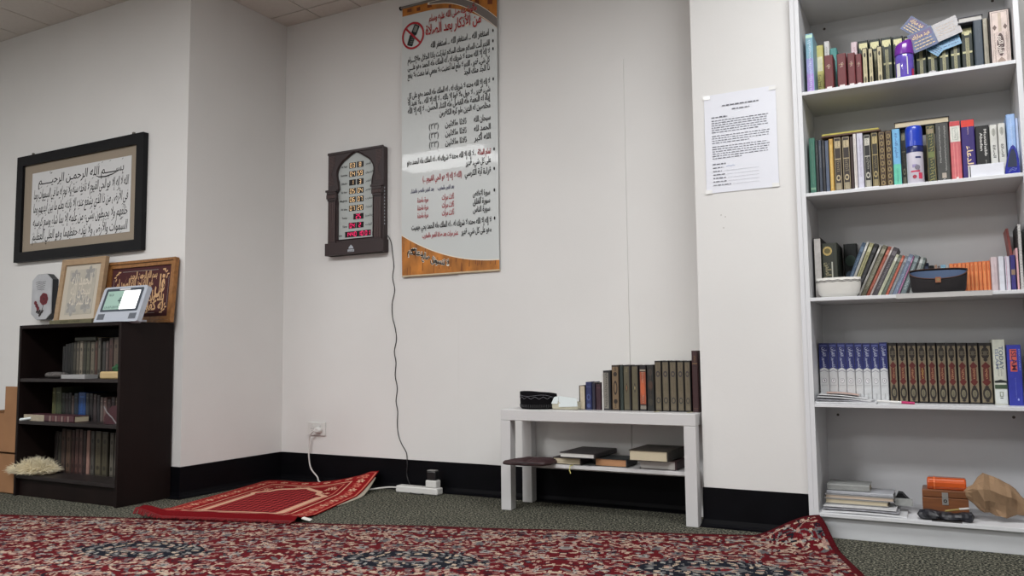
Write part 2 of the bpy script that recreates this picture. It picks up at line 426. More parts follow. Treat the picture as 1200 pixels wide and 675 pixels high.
def mat_pos(U, V):
    x = (1-V)*((1-U)*MO.x+U*MO_R.x)+V*((1-U)*MB_L.x+U*MB_R.x); y = (1-V)*((1-U)*MO.y+U*MO_R.y)+V*((1-U)*MB_L.y+U*MB_R.y)
    near = np.clip(1-V/.10, 0, 1)                      # lies over the edge of the big rug here
    z = .0075+.011*np.clip(1-V/.20, 0, 1)**.5+.016*np.clip(V/.035, 0, 1)*np.exp(-np.clip(V-.035, 0, 1)/.05)
    z = z+.034*np.clip(1-np.sqrt(U**2+(V*1.6)**2)/.16, 0, 1)
    z = z+.005*(1+np.sin(U*17+.6))*near*np.clip(U*5, 0, 1)*.5*np.clip(V/.03, 0, 1)
    fb = np.clip(1-np.sqrt(((1-U)*.8)**2+((1-V)*1.3)**2)/.42, 0, 1)
    z = z+.085*fb**1.3+.010*np.exp(-((U-.5)/.13)**2-((V-.97)/.08)**2)+.0035*np.sin(U*11+V*6)*np.clip(V*3, 0, 1)*.6
    z = z+.012*np.exp(-((U-.93)/.05)**2)*np.clip(V-.4, 0, 1)
    return x, y, np.maximum(z, .0072)
pm = thing('prayer_mat', 'red and cream prayer mat with an arch pattern, rumpled against the skirting', 'prayer mat')
g = grid_cloth('woven_mat', pm, mn, mm, mat_pos, mi, attr_mat('mat_pile', bump=.8, bscale=400), .005)
# fringe of short dark red tassels at the near end, plus the white care tag
M_fr = mat('red_fringe', (110, 10, 18), rough=.95, var=.3, vscale=60)
b = MB()
for i in range(150):
    U_ = (i+.5)/150; p = mat_pos(np.array(U_), np.array(0.)); d = Vector((-MYv.x*-1, 0)) ; L = .026+.016*random.random()
    q = Vector((float(p[0]), float(p[1]), float(p[2])-.001)); off = Vector((-MYv.x, -MYv.y, 0))*L; sd = Vector((random.uniform(-.004, .004), 0, 0))
    if U_ > .9: off *= 1.35
    b.tube([q, q+off*.5+Vector((0, 0, .002))+sd, Vector(((q+off+sd).x, (q+off+sd).y, .0165+.5*(q.z-.02 if q.z > .02 else 0)))], .0026, M_fr, 5)
b.build('fringe', pm)
M_tag = mat('white_tag', (226, 224, 218), rough=.6)
b = MB(); p0 = Vector((-2.432, 2.66, .012)); b.T = Matrix.Translation(p0) @ Matrix.Rotation(.4, 4, 'Z') @ Matrix.Rotation(.25, 4, 'Y')
b.box(-.004, .036, -.014, .014, .001, .007, M_tag); o = b.build('care_tag', pm, bevel=.002); o['label'] = 'small white care tag'
# cream backing layer folded out under the far right edge
M_back = mat('cream_backing', (176, 166, 150), rough=.9, bump=.4, bscale=300)
b = MB(); rr = []
for i in range(13):
    V_ = .45+.5*i/12; p = mat_pos(np.array(1.), np.array(V_)); w_ = .022*math.sin(PI*i/12)+.002
    rr.append([(float(p[0])-.03, float(p[1]), float(p[2])-.0062), (float(p[0])+w_, float(p[1])-w_*.2, max(.0012, float(p[2])-.016)), (float(p[0])+w_, float(p[1])-w_*.2, max(.004, float(p[2])-.012)), (float(p[0])-.03, float(p[1]), float(p[2])-.0055)])
b.rings(rr, M_back); b.build('backing', pm)
# ------------------------------------------------------------ calligraphy picture on the left wall
M_blk = mat('black_frame', (12, 13, 17), rough=.5, spec=.25, bump=.1, bscale=60)
M_mount = mat('taupe_mount', (150, 138, 122), rough=.85, bump=.15, bscale=500)
M_paper = mat('print_paper', (208, 209, 209), rough=.6)
M_ink = mat('ink', (18, 18, 20), rough=.6)
X0, X1, Z0, Z1 = -4.83, -3.70, 1.268, 1.900
t = thing('picture_frame', 'wide black frame with five lines of black Arabic calligraphy, hung on the left wall', 'picture', ((X0+X1)/2, YL, Z0))
W2, HH = (X1-X0)/2, Z1-Z0
b = MB(); fw = .058
def frame(b, W2, HH, fw, d0, d1, m, lip=0., m2=None):
    # mitred four-sided moulding
    for a in (((-W2, 0), (W2, 0), (W2-fw, fw), (-W2+fw, fw)), ((W2, 0), (W2, HH), (W2-fw, HH-fw), (W2-fw, fw)),
              ((W2, HH), (-W2, HH), (-W2+fw, HH-fw), (W2-fw, HH-fw)), ((-W2, HH), (-W2, 0), (-W2+fw, fw), (-W2+fw, HH-fw))):
        b.prism([tuple(p) for p in a], -d1, -d0, m)
frame(b, W2, HH, fw, .001, .030, M_blk); b.build('frame', t, bevel=.004)
b = MB(); b.box(-W2+fw-.003, W2-fw+.003, -.014, -.004, fw-.003, HH-fw+.003, M_mount); b.build('mount', t)
b = MB(); mx_, mt, mb_ = .075, .052, .048
px0, px1, pz0, pz1 = -W2+fw+mx_, W2-fw-mx_+.02, fw+mb_, HH-fw-mt
b.box(px0, px1, -.0155, -.0138, pz0, pz1, M_paper)
R_, U_ = (1, 0, 0), (0, 0, 1)
lines = ['بســـــم الله الرحمـن الرحيـــــم', 'الله لا إله إلا هو الحي القيوم لا تأخذه سنة ولا نوم له ما في السموات وما',
         'في الأرض من ذا الذي يشفع عنده إلا بإذنه يعلم ما بين أيديهم وما', 'خلفهم ولا يحيطون بشيء من علمه إلا بما شاء وسع كرسيه', 'السموات والأرض ولا يؤده حفظهما وهو العلي العظيم']
pw_ = px1-px0; ph = pz1-pz0
for i, L in enumerate(lines):
    z = pz1-ph*(.15+.195*i)-.012
    Sk = (0.12, 0, 1)
    b.text(L, ((px0+px1)/2, -.0162, z), R_, Sk, .074 if i else .070, M_ink, 'c', width=pw_*(.95 if i else .86), bold=.004)
    for k in range(16 if i else 9):                     # vowel strokes above the words
        xk = px0+pw_*(.06+.88*random.random()); zk = z+random.choice((.062, -.018, .055))
        b.strip([(0, 0), (.006, .004), (.014, .007)], [.001, .003, .001], M_ink, o=(xk, -.0162, zk))
    if not i: b.strip([(0, 0), (.03, -.012), (.09, -.016), (.15, -.008), (.2, .006)], [.002, .006, .008, .006, .002], M_ink, o=(px0+pw_*.66, -.0162, z-.002))
for k in range(2): b.text('وقف', (px0+.03, -.0162, pz0+.05-.03*k), R_, U_, .02, mat('grey_stamp', (130, 130, 134)), 'c', width=.024)
b.build('calligraphy_print', t)
b = MB()
for xx in (-W2*.79, W2*.80): b.box(xx-.006, xx+.006, -.012, -.001, HH-.002, HH+.018, mat('dull_metal', (120, 116, 108), rough=.5, metal=.7)); b.disc((xx, -.0125, HH+.010), R_, U_, .003, .003, M_blk)
b.build('hanger', t)

# ------------------------------------------------------------ banner
M_ban = mat('banner_vinyl', (203, 208, 207), rough=.32, bump=.25, bscale=9, coat=.2)
M_ora = mat('banner_ochre', (178, 112, 42), rough=.4, var=.45, vscale=14, stretch=(1, 1, .5))
M_orb = mat('banner_brown', (112, 58, 26), rough=.4, var=.3, vscale=30)
M_bgry = mat('banner_grey_arc', (118, 112, 108), rough=.4)
M_bwh = mat('banner_white_line', (232, 226, 210), rough=.4)
M_bred = mat('banner_red', (168, 24, 40), rough=.45)
M_bnavy = mat('banner_navy', (36, 36, 90), rough=.45)
M_rod = mat('rod_grey', (120, 116, 110), rough=.35, metal=.6)
bx0, bx1, bz0, bz1 = -2.535, -1.940, 1.117, 2.600
t = thing('wall_banner', 'tall white hanging banner with black and red Arabic prayer text and ochre corners', 'banner', (bx0, YB-.02, bz0))
BW, BH = bx1-bx0, bz1-bz0
b = MB()
def by(z): return .004-.006*math.sin(PI*z/BH)-.002*math.sin(z*7)     # gentle bow of the hanging sheet
n = 30; rr = []
for i in range(n+1):
    z = BH*i/n; y = by(z); rr.append([(0, y, z), (BW, y, z), (BW, y+.0012, z), (0, y+.0012, z)])
b.rings(rr, M_ban, smooth=False)
LV = .0006
def bp(x, z, l=1): return (x, by(z)-LV*l, z)
def region(top, bot, m, l, n=40, xa=0., xb=1.):
    L = []
    for i in range(n+1):
        x = xa+(xb-xa)*i/n; z0, z1 = bot(x), top(x)
        if z1-z0 < 1e-4: z1 = z0+1e-4
        L.append([bp(x*BW, z0*BH, l), bp(x*BW, (z0*.75+z1*.25)*BH, l), bp(x*BW, (z0+z1)/2*BH, l), bp(x*BW, (z0*.25+z1*.75)*BH, l), bp(x*BW, z1*BH, l)])
    b.rings(L, m, False, False, smooth=False, closed=False)
top_edge = lambda x: .9995
arc = lambda x: .967-.002*x-.125*max(0, (x-.25)/.75)**2.3
region(top_edge, arc, M_ora, 1)
for (xa, za, ww, hh) in ((.08, .985, .05, .012), (.18, .982, .04, .014), (.3, .983, .05, .012), (.62, .975, .035, .02), (.72, .972, .05, .025), (.80, .955, .04, .03), (.93, .955, .05, .04), (.52, .962, .03, .012), (.9, .905, .05, .02)):
    b.poly([bp((xa+ww*c_)*BW, (za+hh*d_)*BH, 2) for c_, d_ in ((-.5, -.5), (.5, -.6), (.45, .5), (-.5, .45))], M_orb)
ga = lambda x: .9945-.118*max(0, (x-.42)/.58)**2.0
gb = lambda x: ga(x)-.004-.03*min(1, max(0, (x-.28)/.55))
region(lambda x: ga(x)+.0025, lambda x: gb(x)-.0025, M_bwh, 3, xa=.28); region(ga, gb, M_bgry, 4, xa=.30)
bot = lambda x: .149-.149*.76*(1-(1-x)**2.1)
region(bot, lambda x: 0., M_ora, 1)
region(lambda x: bot(x)+.0035, bot, M_bwh, 2)
for i in range(26): xk = random.random(); zk = random.random()*bot(xk)*.9; b.poly([bp(xk*BW, zk*BH, 2), bp(xk*BW+.004, zk*BH, 2), bp(xk*BW+.006, min(zk+.03, bot(xk))*BH, 2), bp(xk*BW+.003, min(zk+.03, bot(xk))*BH, 2)], M_orb)
# no-phone sign
cx, cz, r = .125*BW, .884*BH, .073
def btext(st, xf, zf, size, m, align='r', wf=None, bold=.02, slope=0., l=2, **k):
    b.text(st, (xf*BW, by(zf*BH)-LV*l-.0015, zf*BH), (1, 0, slope), U_, size, m, align, width=wf*BW if wf else None, bold=bold, **k)
M_ph = mat('phone_dark', (22, 34, 32), rough=.4); M_ph2 = mat('phone_grey', (120, 124, 120), rough=.4)
yy = by(cz)-.0022
def rb(cxx, czz, w_, h_, an, m, y):
    c, s_ = math.cos(an), math.sin(an)
    b.poly([(cxx+c*u*w_/2-s_*v*h_/2, y, czz+s_*u*w_/2+c*v*h_/2) for u, v in ((-1, -.85), (-.8, -1), (.8, -1), (1, -.85), (1, .85), (.8, 1), (-.8, 1), (-1, .85))], m)
rb(cx+.014, cz+.030, .036, .056, -.45, M_ph, yy); rb(cx-.012, cz-.024, .038, .062, -.35, M_ph, yy-.0002)
rb(cx+.016, cz+.034, .022, .034, -.45, M_ph2, yy-.0004)
for i in range(4):
    for j in range(3): rb(cx-.018+j*.008+i*.0035, cz-.040+i*.0095-j*.002, .005, .005, -.35, M_ph2, yy-.0006)
nn = 36
b.rings([[(cx+rr_*math.cos(2*PI*i/nn), yy-.001, cz+rr_*math.sin(2*PI*i/nn)*1.04) for i in range(nn)] for rr_ in (r, r-.011)], M_bred, False, False, smooth=False)
b.strip([(-r*.66, r*.66), (r*.66, -r*.66)], .011, M_bred, o=(cx, yy-.0014, cz))
btext('مأثورة عنه صلى الله عليه وسلم', .80, .923, .050, M_bwh, wf=.50, bold=.03, slope=.0, l=2); btext('مأثورة عنه صلى الله عليه وسلم', .80, .9232, .050, M_bred, wf=.50, bold=.018, l=5)
btext('من الأذكار بعد الصلاة', .845, .874, .076, M_bwh, wf=.585, bold=.035); btext('من الأذكار بعد الصلاة', .845, .8742, .076, M_bred, wf=.58, bold=.02, l=5)
BK = M_ink
rows = [('استغفر الله ... استغفر الله ... استغفر الله', .822, .92, .60, BK, .047),
 ('اللهم أنت السلام ومنك السلام تباركت ياذا الجلال والإكـــرام', .785, .93, .86, BK, .043), ('لا إله إلا الله وحده لا شريك له ، له الملك وله الحمد وهو علـــى', .756, .93, .86, BK, .043),
 ('كل شيء قدير ، اللهم لا مانع لما أعطيت ولا معطي لما منعت ولا ينفع', .727, .93, .86, BK, .043), ('ذا الجد منك الجد', .698, .93, .26, BK, .043),
 ('لا إله إلا الله وحده لا شريك له ، له الملك وله الحمد وهو على كل', .650, .93, .86, BK, .043), ('شيء قدير ، لا حول ولا قوة إلا بالله ، لا إله إلا الله ، ولا نعبد إلا', .622, .93, .86, BK, .043),
 ('إياه له النعمة وله الفضل وله الثناء الحسن ، لا إله إلا الله', .594, .93, .86, BK, .043), ('مخلصين له الدين ولو كره الكافرون', .566, .93, .52, BK, .043),
 ('سبحان الله', .523, .93, .165, BK, .043), ('الحمد لله', .490, .93, .165, BK, .043), ('الله أكبر', .457, .93, .165, BK, .043)]
for z in (.523, .490, .457): rows += [('ثلاثاً وثلاثين'.replace('ً', ''), z, .69, .22, BK, .043), ('(٣٣)', z, .40, .10, BK, .045)]
rows += [('تمام المائة', .405, .93, .13, M_bred, .040), ('، لا إله إلا الله وحده لا شريك له ، له الملك وله الحمد وهو', .405, .78, .72, BK, .043), ('على كل شيء قدير', .374, .93, .25, BK, .043),
 ('قراءة آية الكرسي', .337, .93, .26, BK, .043), ('(الله لا إله إلا هو الحي القيوم ...)', .337, .64, .41, M_bred, .042),
 ('بعد الفجر والمغرب', .300, .56, .17, M_bnavy, .03), ('بعد الظهر والعصر والعشاء', .300, .35, .25, M_bnavy, .03)]
for z, s_ in ((.263, 'سورة الإخلاص'), (.235, 'سورة الفلق'), (.207, 'سورة الناس')): rows += [(s_, z, .92, .17, BK, .042), ('ثلاث مرات', z, .56, .125, M_bred, .042), ('مرة واحدة', z, .29, .115, M_bred, .038)]
rows += [('لا إله إلا الله وحده لا شريك له ، له الملك وله الحمد يحي ويميت', .166, .93, .82, BK, .043), ('وهو على كل شيء قدير', .134, .93, .30, BK, .043), ('عشر مرات بعد صلاة الفجر والمغرب', .134, .60, .375, M_bred, .036)]
for st, z, xr, wf, m, sz in rows: btext(st, xr, z, sz*1.0, m, wf=wf, bold=0. if '٣' in st else .02)
for z in (.827, .79, .762, .655, .41, .342, .268, .171): b.disc((.962*BW, by(z*BH)-.002, (z+.008)*BH), R_, U_, .0045, .009, BK, 10)
for mm_, bo, ll in ((M_bwh, .075, 3), (BK, .02, 5)):
    words = ['لا تنسونا', 'من', 'صالح', 'دعائكم']; xs_ = [.47, .345, .27, .20]; zs_ = [.028, .040, .054, .068]; ws_ = [.17, .07, .09, .17]
    for w_, xk, zk, wk in zip(words, xs_, zs_, ws_): b.text(w_, (xk*BW+.02, by(zk*BH)-LV*ll-.001, zk*BH), (1, 0, -.22), U_, .046, mm_, 'r', width=wk*BW, bold=bo)
b.build('banner_sheet', t)
b = MB(); b.tube([(-.012, .0075, BH+.002), (BW+.012, .0075, BH+.002)], .0085, M_rod, 12); b.tube([(-.018, .0075, BH+.002), (-.010, .0075, BH+.002)], .0105, M_blk, 12); b.tube([(BW+.010, .0075, BH+.002), (BW+.018, .0075, BH+.002)], .0105, M_blk, 12); b.build('top_rod', t)
b = MB(); b.tube([(0, .006, .002), (BW, .006, .002)], .0055, mat('rod_clear', (196, 180, 150), rough=.3), 10); b.build('bottom_rod', t)

# ------------------------------------------------------------ mosque wall clock
M_ck = mat('clock_brown', (46, 31, 32), rough=.42, bump=.2, bscale=120); M_ck2 = mat('clock_brown_light', (80, 60, 58), rough=.45)
M_cf = mat('clock_face', (176, 182, 180), rough=.35); M_lcd = mat('led_window', (22, 10, 12), rough=.2)
M_ledw = mat('led_warm', (255, 214, 160), emit=.55); M_ledp = mat('led_pink', (255, 36, 110), emit=.9)
cx0, cx1, cz0, cz1 = -3.033, -2.643, 1.258, 1.845; CWd, CH = cx1-cx0, cz1-cz0
t = thing('prayer_clock', 'brown arch-shaped digital prayer clock with lit numbers, hung on the back wall', 'clock', (cx0, YB-.0405, cz0)); CLOCK = t
b = MB(); hw = CWd/2
face = [(.055, .088), (CWd-.055, .088), (CWd-.055, .36), (CWd-.052, .37)]
arch = []
for i in range(25):
    a = PI*(-.13+1.26*i/24); x = hw+.128*math.cos(a); z = .455+.098*math.sin(a)
    if .38 < i/24 < .62: z += .020*(1-abs(i/24-.5)/.12)
    arch.append((x, z))
opening = [(.072, .088), (CWd-.072, .088), (CWd-.072, .30), (CWd-.060, .345), (CWd-.082, .372)]+arch+[(.082, .372), (.060, .345), (.072, .30)]
outer = [(0, 0), (CWd, 0), (CWd, CH), (0, CH)]
# casing: back plate with the arch opening built from wedges between outline and opening
n = 72
def along(pl, n):
    L = [math.dist(pl[i], pl[(i+1) % len(pl)]) for i in range(len(pl))]; T = sum(L); out = []
    for k in range(n):
        d = T*k/n
        for i, l in enumerate(L):
            if d <= l: a, c = pl[i], pl[(i+1) % len(pl)]; out.append((a[0]+(c[0]-a[0])*d/l, a[1]+(c[1]-a[1])*d/l)); break
            d -= l
    return out
def polar(pl, c, n):
    out = []
    for k in range(n):
        a = 2*PI*k/n-PI*.75; dx, dz = math.cos(a), math.sin(a); best = None
        for i in range(len(pl)):
            p, q = pl[i], pl[(i+1) % len(pl)]; ex, ez = q[0]-p[0], q[1]-p[1]; den = dx*ez-dz*ex
            if abs(den) < 1e-12: continue
            tt = ((p[0]-c[0])*ez-(p[1]-c[1])*ex)/den; ss = ((p[0]-c[0])*dz-(p[1]-c[1])*dx)/den
            if tt > 0 and -1e-6 <= ss <= 1+1e-6 and (best is None or tt < best): best = tt
        out.append((c[0]+dx*best, c[1]+dz*best))
    return out
cc = (hw, .30); n = 144; oo = polar(outer, cc, n); ii = polar(opening, cc, n)
ii2 = [(cc[0]+(p[0]-cc[0])*1.05, cc[1]+(p[1]-cc[1])*1.03) for p in ii]
b.rings([[(p[0], .038, p[1]) for p in oo], [(p[0], .004, p[1]) for p in oo], [(p[0]*.98+hw*.02, 0, p[1]*.98+.30*.02) for p in oo],
         [(p[0], .001, p[1]) for p in ii2], [(p[0], -.005, p[1]) for p in [((a[0]+c[0])/2, (a[1]+c[1])/2) for a, c in zip(ii, ii2)]], [(p[0], .001, p[1]) for p in ii], [(p[0], .014, p[1]) for p in ii]], M_ck, False, False, smooth=False)
b.box(.004, CWd-.004, .030, .038, .004, CH-.004, M_ck)
o = b.build('casing', t)
b = MB()
b.box(-.008, CWd+.008, -.012, .0375, 0, .070, M_ck); b.build('base', t, bevel=.0012, seg=1); b = MB()
for sx in (0, 1):
    x = .008 if not sx else CWd-.062
    b.box(x, x+.054, -.006, .004, .070, .31, M_ck)
    for k in range(4): b.box(x+.008+k*.011, x+.013+k*.011, -.0085, -.005, .08, .30, M_ck2)    # fluting
    for k, (ex, z0_, z1_) in enumerate(((.002, .31, .322), (.008, .322, .345), (.004, .345, .36), (.012, .36, .372))): b.box(x-ex if not sx else x-ex-.004, x+.054+ex+(.004 if not sx else 0), -.011-.002*k, .003, z0_, z1_, M_ck)
    for k in range(5): b.box(x+.002+k*.011, x+.009+k*.011, -.0165, -.010, .325, .343, M_ck2)
    b.build('pillar', t, bevel=.0012, seg=1); b = MB()
b.box(0, CWd, -.004, .004, CH-.014, CH, M_ck); b.build('cornice', t, bevel=.0012, seg=1)
for sx in (0, 1):
    b = MB()
    for k in range(26):
        z = .40+k*.0065; xx = .012 if not sx else CWd-.052
        if z < CH-.02: b.box(xx, xx+.040-(.028*max(0, 1-abs(z-.46)/.06) if z < .52 else 0), -.0012, .001, z, z+.003, M_ck2)
    b.build('carved_spandrel', t)
b = MB(); b.prism(opening, .0125, .016, M_cf)
R7 = {'0': 'abcdef', '1': 'bc', '2': 'abged', '3': 'abgcd', '4': 'fgbc', '5': 'afgcd', '6': 'afgedc', '7': 'abc', '8': 'abcdefg', '9': 'abcdfg'}
SEG = {'a': (.5, 1, 0), 'g': (.5, .5, 0), 'd': (.5, 0, 0), 'b': (1, .75, 1), 'c': (1, .25, 1), 'f': (0, .75, 1), 'e': (0, .25, 1)}
def digit(b, ch, x, z, w_, h_, m, y):
    for s_ in R7.get(ch, ''):
        sx, sz, v = SEG[s_]; ax, az = x+sx*w_, z+sz*h_
        if v: b.poly([(ax-.0013, y, az-h_*.21), (ax+.0013, y, az-h_*.21), (ax+.0013, y, az+h_*.21), (ax-.0013, y, az+h_*.21)], m)
        else: b.poly([(ax-w_*.42, y, az-.0013), (ax+w_*.42, y, az-.0013), (ax+w_*.42, y, az+.0013), (ax-w_*.42, y, az+.0013)], m)
LED = [('03', '8', 'Al Fajr', 'الفجر', 0), ('04', '59', 'Sunrise', 'الشروق', 0), ('1', '3', 'Dhuhr', 'الظهر', 0), ('05', '04', 'Al Asr', 'العصر', 0), ('06', '07', 'Maghrib', 'المغرب', 0), ('07', '20', 'Al Isha', 'العشاء', 0)]
for i in range(9):
    z = .500-i*.0485; y = .0122
    if i < 6: a, c, en, ar, _k = LED[i]; ml = M_ledw; cells = [(a, hw-.027), (c, hw+.027)]; wd = .046
    elif i == 6: ml = M_ledp; cells = [('25', hw+.016)]; en, ar = 'Temp', 'درجة الحرارة'; wd = .07
    elif i == 7: ml = M_ledp; cells = [('04', hw-.027), ('2', hw+.027)]; en, ar = 'Time', 'الوقت'; wd = .05
    else: ml = M_ledp; cells = [('1440', hw-.033), ('10', hw+.034), ('01', hw+.080)]; en, ar = 'Date', 'التاريخ'; wd = .044
    for tx, xc in cells:
        w_ = wd if len(tx) < 4 else .088
        b.box(xc-w_/2, xc+w_/2, y-.0012, y+.001, z-.014, z+.018, M_lcd)
        nd = len(tx)
        for k, ch in enumerate(tx): digit(b, ch, xc-nd*.0095+.0035+k*.019+(.0 if nd > 1 else .0), z-.010, .0115, .023, ml, y-.0018)
    b.text(en, (hw-.064-(.035 if i == 8 else 0), y-.0004, z-.006), R_, U_, .016, M_ink, 'r', maxw=.07, bold=.02)
    b.text(ar, (hw+.064+(.045 if i == 8 else 0), y-.0004, z-.004), R_, U_, .018, M_ink, 'l', maxw=.058, bold=.01)
b.build('clock_face', t)
b = MB(); M_logo = mat('clock_emblem', (170, 176, 184), rough=.4)
b.lathe([(.016, 0), (.0165, .004), (.013, .011), (.006, .016), (.001, .022)], M_logo, CWd*.46, -.0125, 1, .12, 16); b.T = Matrix.Translation((0, 0, .026)); 
b.v = [(x, y, z+.030) for x, y, z in b.v]; b.T = Matrix.Identity(4)
b.box(CWd*.46-.022, CWd*.46+.022, -.0135, -.012, .012, .026, M_logo); b.text('الحرمين', (CWd*.46, -.0142, .015), R_, U_, .014, M_ck, 'c', width=.036)
b.build('emblem', t)
b = MB()
for k in range(12): b.box(CWd, CWd+.0012, .008, .013, .15+k*.018, .158+k*.018, M_logo)
b.build('side_vents', t)

M_cord = mat('black_cord', (34, 32, 34), rough=.5); M_wc = mat('white_cable', (206, 204, 200), rough=.4)
def wallpt(px, py, Y=YB-.004): return tuple(at(px, py, Y))
pts = [tuple(Vector((cx1+.004, YB-.02, 1.345))), tuple(Vector((cx1+.012, YB-.012, 1.345)))]+[wallpt(*p) for p in ((458.5, 285), (460, 298), (461.5, 312), (460, 325), (462.5, 340), (459.5, 356), (460, 372), (463, 384), (464.5, 398), (462, 412), (464, 425), (463, 440), (465.5, 455), (464, 470), (466, 482), (465.5, 496), (466.5, 508), (470, 519), (476, 530), (477, 538))]
pts += [tuple(at(477.3, 545, YB-.010)), tuple(at(477, 558, YB-.012)), (-2.455, YB-.045, .012), (-2.45, 3.46, .006), (-2.42, 3.425, .0045), (-2.37, 3.41, .0045), (-2.34, 3.425, .0045), (-2.345, 3.436, .010)]
def smooth_pts(p, k=4):
    p = [Vector(q) for q in p]; out = []
    for i in range(len(p)-1):
        a = p[max(i-1, 0)]; b_ = p[i]; c = p[i+1]; d = p[min(i+2, len(p)-1)]
        for j in range(k):
            u = j/k; out.append(.5*((2*b_)+(c-a)*u+(2*a-5*b_+4*c-d)*u*u+(3*b_-a-3*c+d)*u**3))
    out.append(p[-1]); return out
b = MB(); b.T = Matrix.Translation((-cx0, -(YB-.0405), -cz0)); b.tube(smooth_pts(pts), .0023, M_cord, 6); o = b.build('power_cord', CLOCK); o['label'] = 'thin black cord'

# wall socket, plug, white cable
M_pl = mat('socket_plastic', (212, 211, 208), rough=.3)
t = thing('wall_socket', 'white double wall socket above the skirting near the room corner', 'socket', (-3.190, YB, .256))
b = MB(); b.box(0, .126, -.011, -.0006, 0, .074, M_pl); b.build('face_plate', t, bevel=.003)
b = MB(); M_sl = mat('socket_slot', (60, 58, 58), rough=.5)
for cx in (.034, .092):
    for a, dx, dz in ((.5, -.007, .004), (-.5, .007, .004), (0, 0, -.009)):
        c, s_ = math.cos(a), math.sin(a); b.poly([(cx+dx+c*u*.0012-s_*v*.004, -.0114, .034+dz+s_*u*.0012+c*v*.004) for u, v in ((-1, -1), (1, -1), (1, 1), (-1, 1))], M_sl)
b.build('socket_holes', t)
b = MB()
for cx in (.034, .092): b.box(cx-.006, cx+.006, -.0145, -.0108, .053, .066, M_pl)
b.build('rocker_switch', t, bevel=.001)
t = thing('white_extension_lead', 'white extension lead plugged into the wall socket, its cable crossing the prayer mat', 'extension lead', (-2.511, 3.45, 0))
b = MB(); b.T = Matrix.Translation((-3.102+2.511, YB-.0115-3.45, .288)); b.rings([[(r*math.cos(2*PI*i/16)*1.25, y, r*math.sin(2*PI*i/16)) for i in range(16)] for r, y in ((.017, 0), (.018, -.006), (.015, -.026), (.010, -.030))], M_pl); b.build('plug', t)
def rel(p, o=(-2.511, 3.45, 0)): return tuple(Vector(p)-Vector(o))
pts = [(-3.112, YB-.040, .286), (-3.130, YB-.043, .276), (-3.150, YB-.038, .252), wallpt(362.5, 520, YB-.028), wallpt(362, 535, YB-.03), wallpt(364.5, 549, YB-.035), wallpt(372, 559, YB-.05), (-3.05, 3.455, .020), (-2.98, 3.42, .006), (-2.88, 3.38, .005), (-2.78, 3.36, .005), (-2.69, 3.375, .006), (-2.62, 3.42, .014), (-2.57, 3.44, .020), (-2.53, 3.449, .021), (-2.509, 3.45, .021)]
b = MB(); b.tube(smooth_pts([rel(p) for p in pts], 6), .0042, M_wc, 8); b.build('cable', t)
b = MB(); b.T = Matrix.Rotation(.0, 4, 'Z'); b.box(0, .255, -.026, .026, .002, .036, M_pl); b.build('outlet_strip', t, bevel=.006)
b = MB()
for k in range(4):
    cx = .055+k*.05
    b.disc((cx, 0, .0362), (1, 0, 0), (0, 1, 0), .0185, .0185, M_wc)
    for a, dx, dz in ((.5, -.007, .004), (-.5, .007, .004), (0, 0, -.008)): b.box(cx+dx-.001, cx+dx+.001, dz-.003, dz+.003, .0363, .0366, M_sl)
b.build('outlets', t)
t = thing('power_adapter', 'black and white plug adapter standing in the outlet strip', 'adapter', (-2.300, 3.452, .0365))
b = MB(); b.box(-.032, .032, -.022, .022, .0, .036, M_pl); b.build('white_body', t, bevel=.005)
b = MB(); b.box(-.026, .026, -.018, .020, .036, .080, mat('black_plastic', (26, 26, 28), rough=.35)); b.build('black_body', t, bevel=.005)
b = MB(); b.box(-.024, .024, -.0195, .012, .080, .086, mat('grey_plastic', (120, 118, 116), rough=.4)); b.build('grey_cap', t, bevel=.002)

# ------------------------------------------------------------ notice on the column
M_sheet = mat('notice_sheet', (222, 224, 232), rough=.55); M_nt = mat('notice_print', (96, 98, 108), rough=.6); M_nl = mat('notice_line', (160, 162, 168)); M_nb = mat('pen_blue', (150, 170, 205))
t = thing('paper_notice', 'white printed paper notice with a form at the bottom, taped to the white column', 'notice', (-.838, YC-.0012, 1.354), 0)
b = MB(); NW, NH = .290, .414; rr = []
for i in range(13):
    z = NH*i/12; y = -.0008-.003*math.sin(PI*min(1, (i/12)*1.1))*.6-.004*max(0, .15-i/12)
    rr.append([(0, y, z), (NW, y-.0005, z), (NW, y+.0004, z), (0, y+.0009, z)])
b.rings(rr, M_sheet, smooth=False)
yn = -.0042
def greek(x0, x1, z, h, m):                       # a line of small print, word by word
    x = x0
    while x < x1:
        w_ = min(random.uniform(.006, .019), x1-x)
        b.strip([(x, z), (x+w_*.5, z+random.uniform(-.0003, .0003)), (x+w_, z)], h*random.uniform(.7, 1.1), m, o=(0, yn, 0)); x += w_+.0035
greek(.075, .225, .362, .0045, M_nt); greek(.115, .185, .343, .0045, M_nt); greek(.03, .095, .316, .005, M_nt)
z = .302
for k, nl, last in ((0, 6, .22), (1, 4, .18), (2, 6, .15)):
    for i in range(nl): greek(.03, .262-random.random()*.012 if i < nl-1 else last, z, .0031, M_nt); z -= .0098
    z -= .006
greek(.03, .085, .119, .0045, M_nt)
for i, w_ in enumerate((.062, .055, .067, .070, .072, .09)):
    greek(.03, w_+.012, .104-i*.0145, .0034, M_nt)
    if i: b.strip([(w_+.02, .1035-i*.0145), (.215, .1035-i*.0145)], .0008, M_nl, o=(0, yn, 0))
b.strip([(.085, .106), (.095, .109), (.103, .105), (.112, .109), (.12, .106)], .0015, M_nb, o=(0, yn, 0))
b.build('sheet', t)
b = MB(); M_tape = mat('clear_tape', (228, 228, 226), rough=.25)
for x, z in ((.004, NH-.012), (NW-.02, NH-.012), (.002, .004), (NW-.02, .006)): b = MB(); b.box(x-.006, x+.022, -.0036, -.0032, z-.006, z+.010, M_tape); b.build('tape', t)

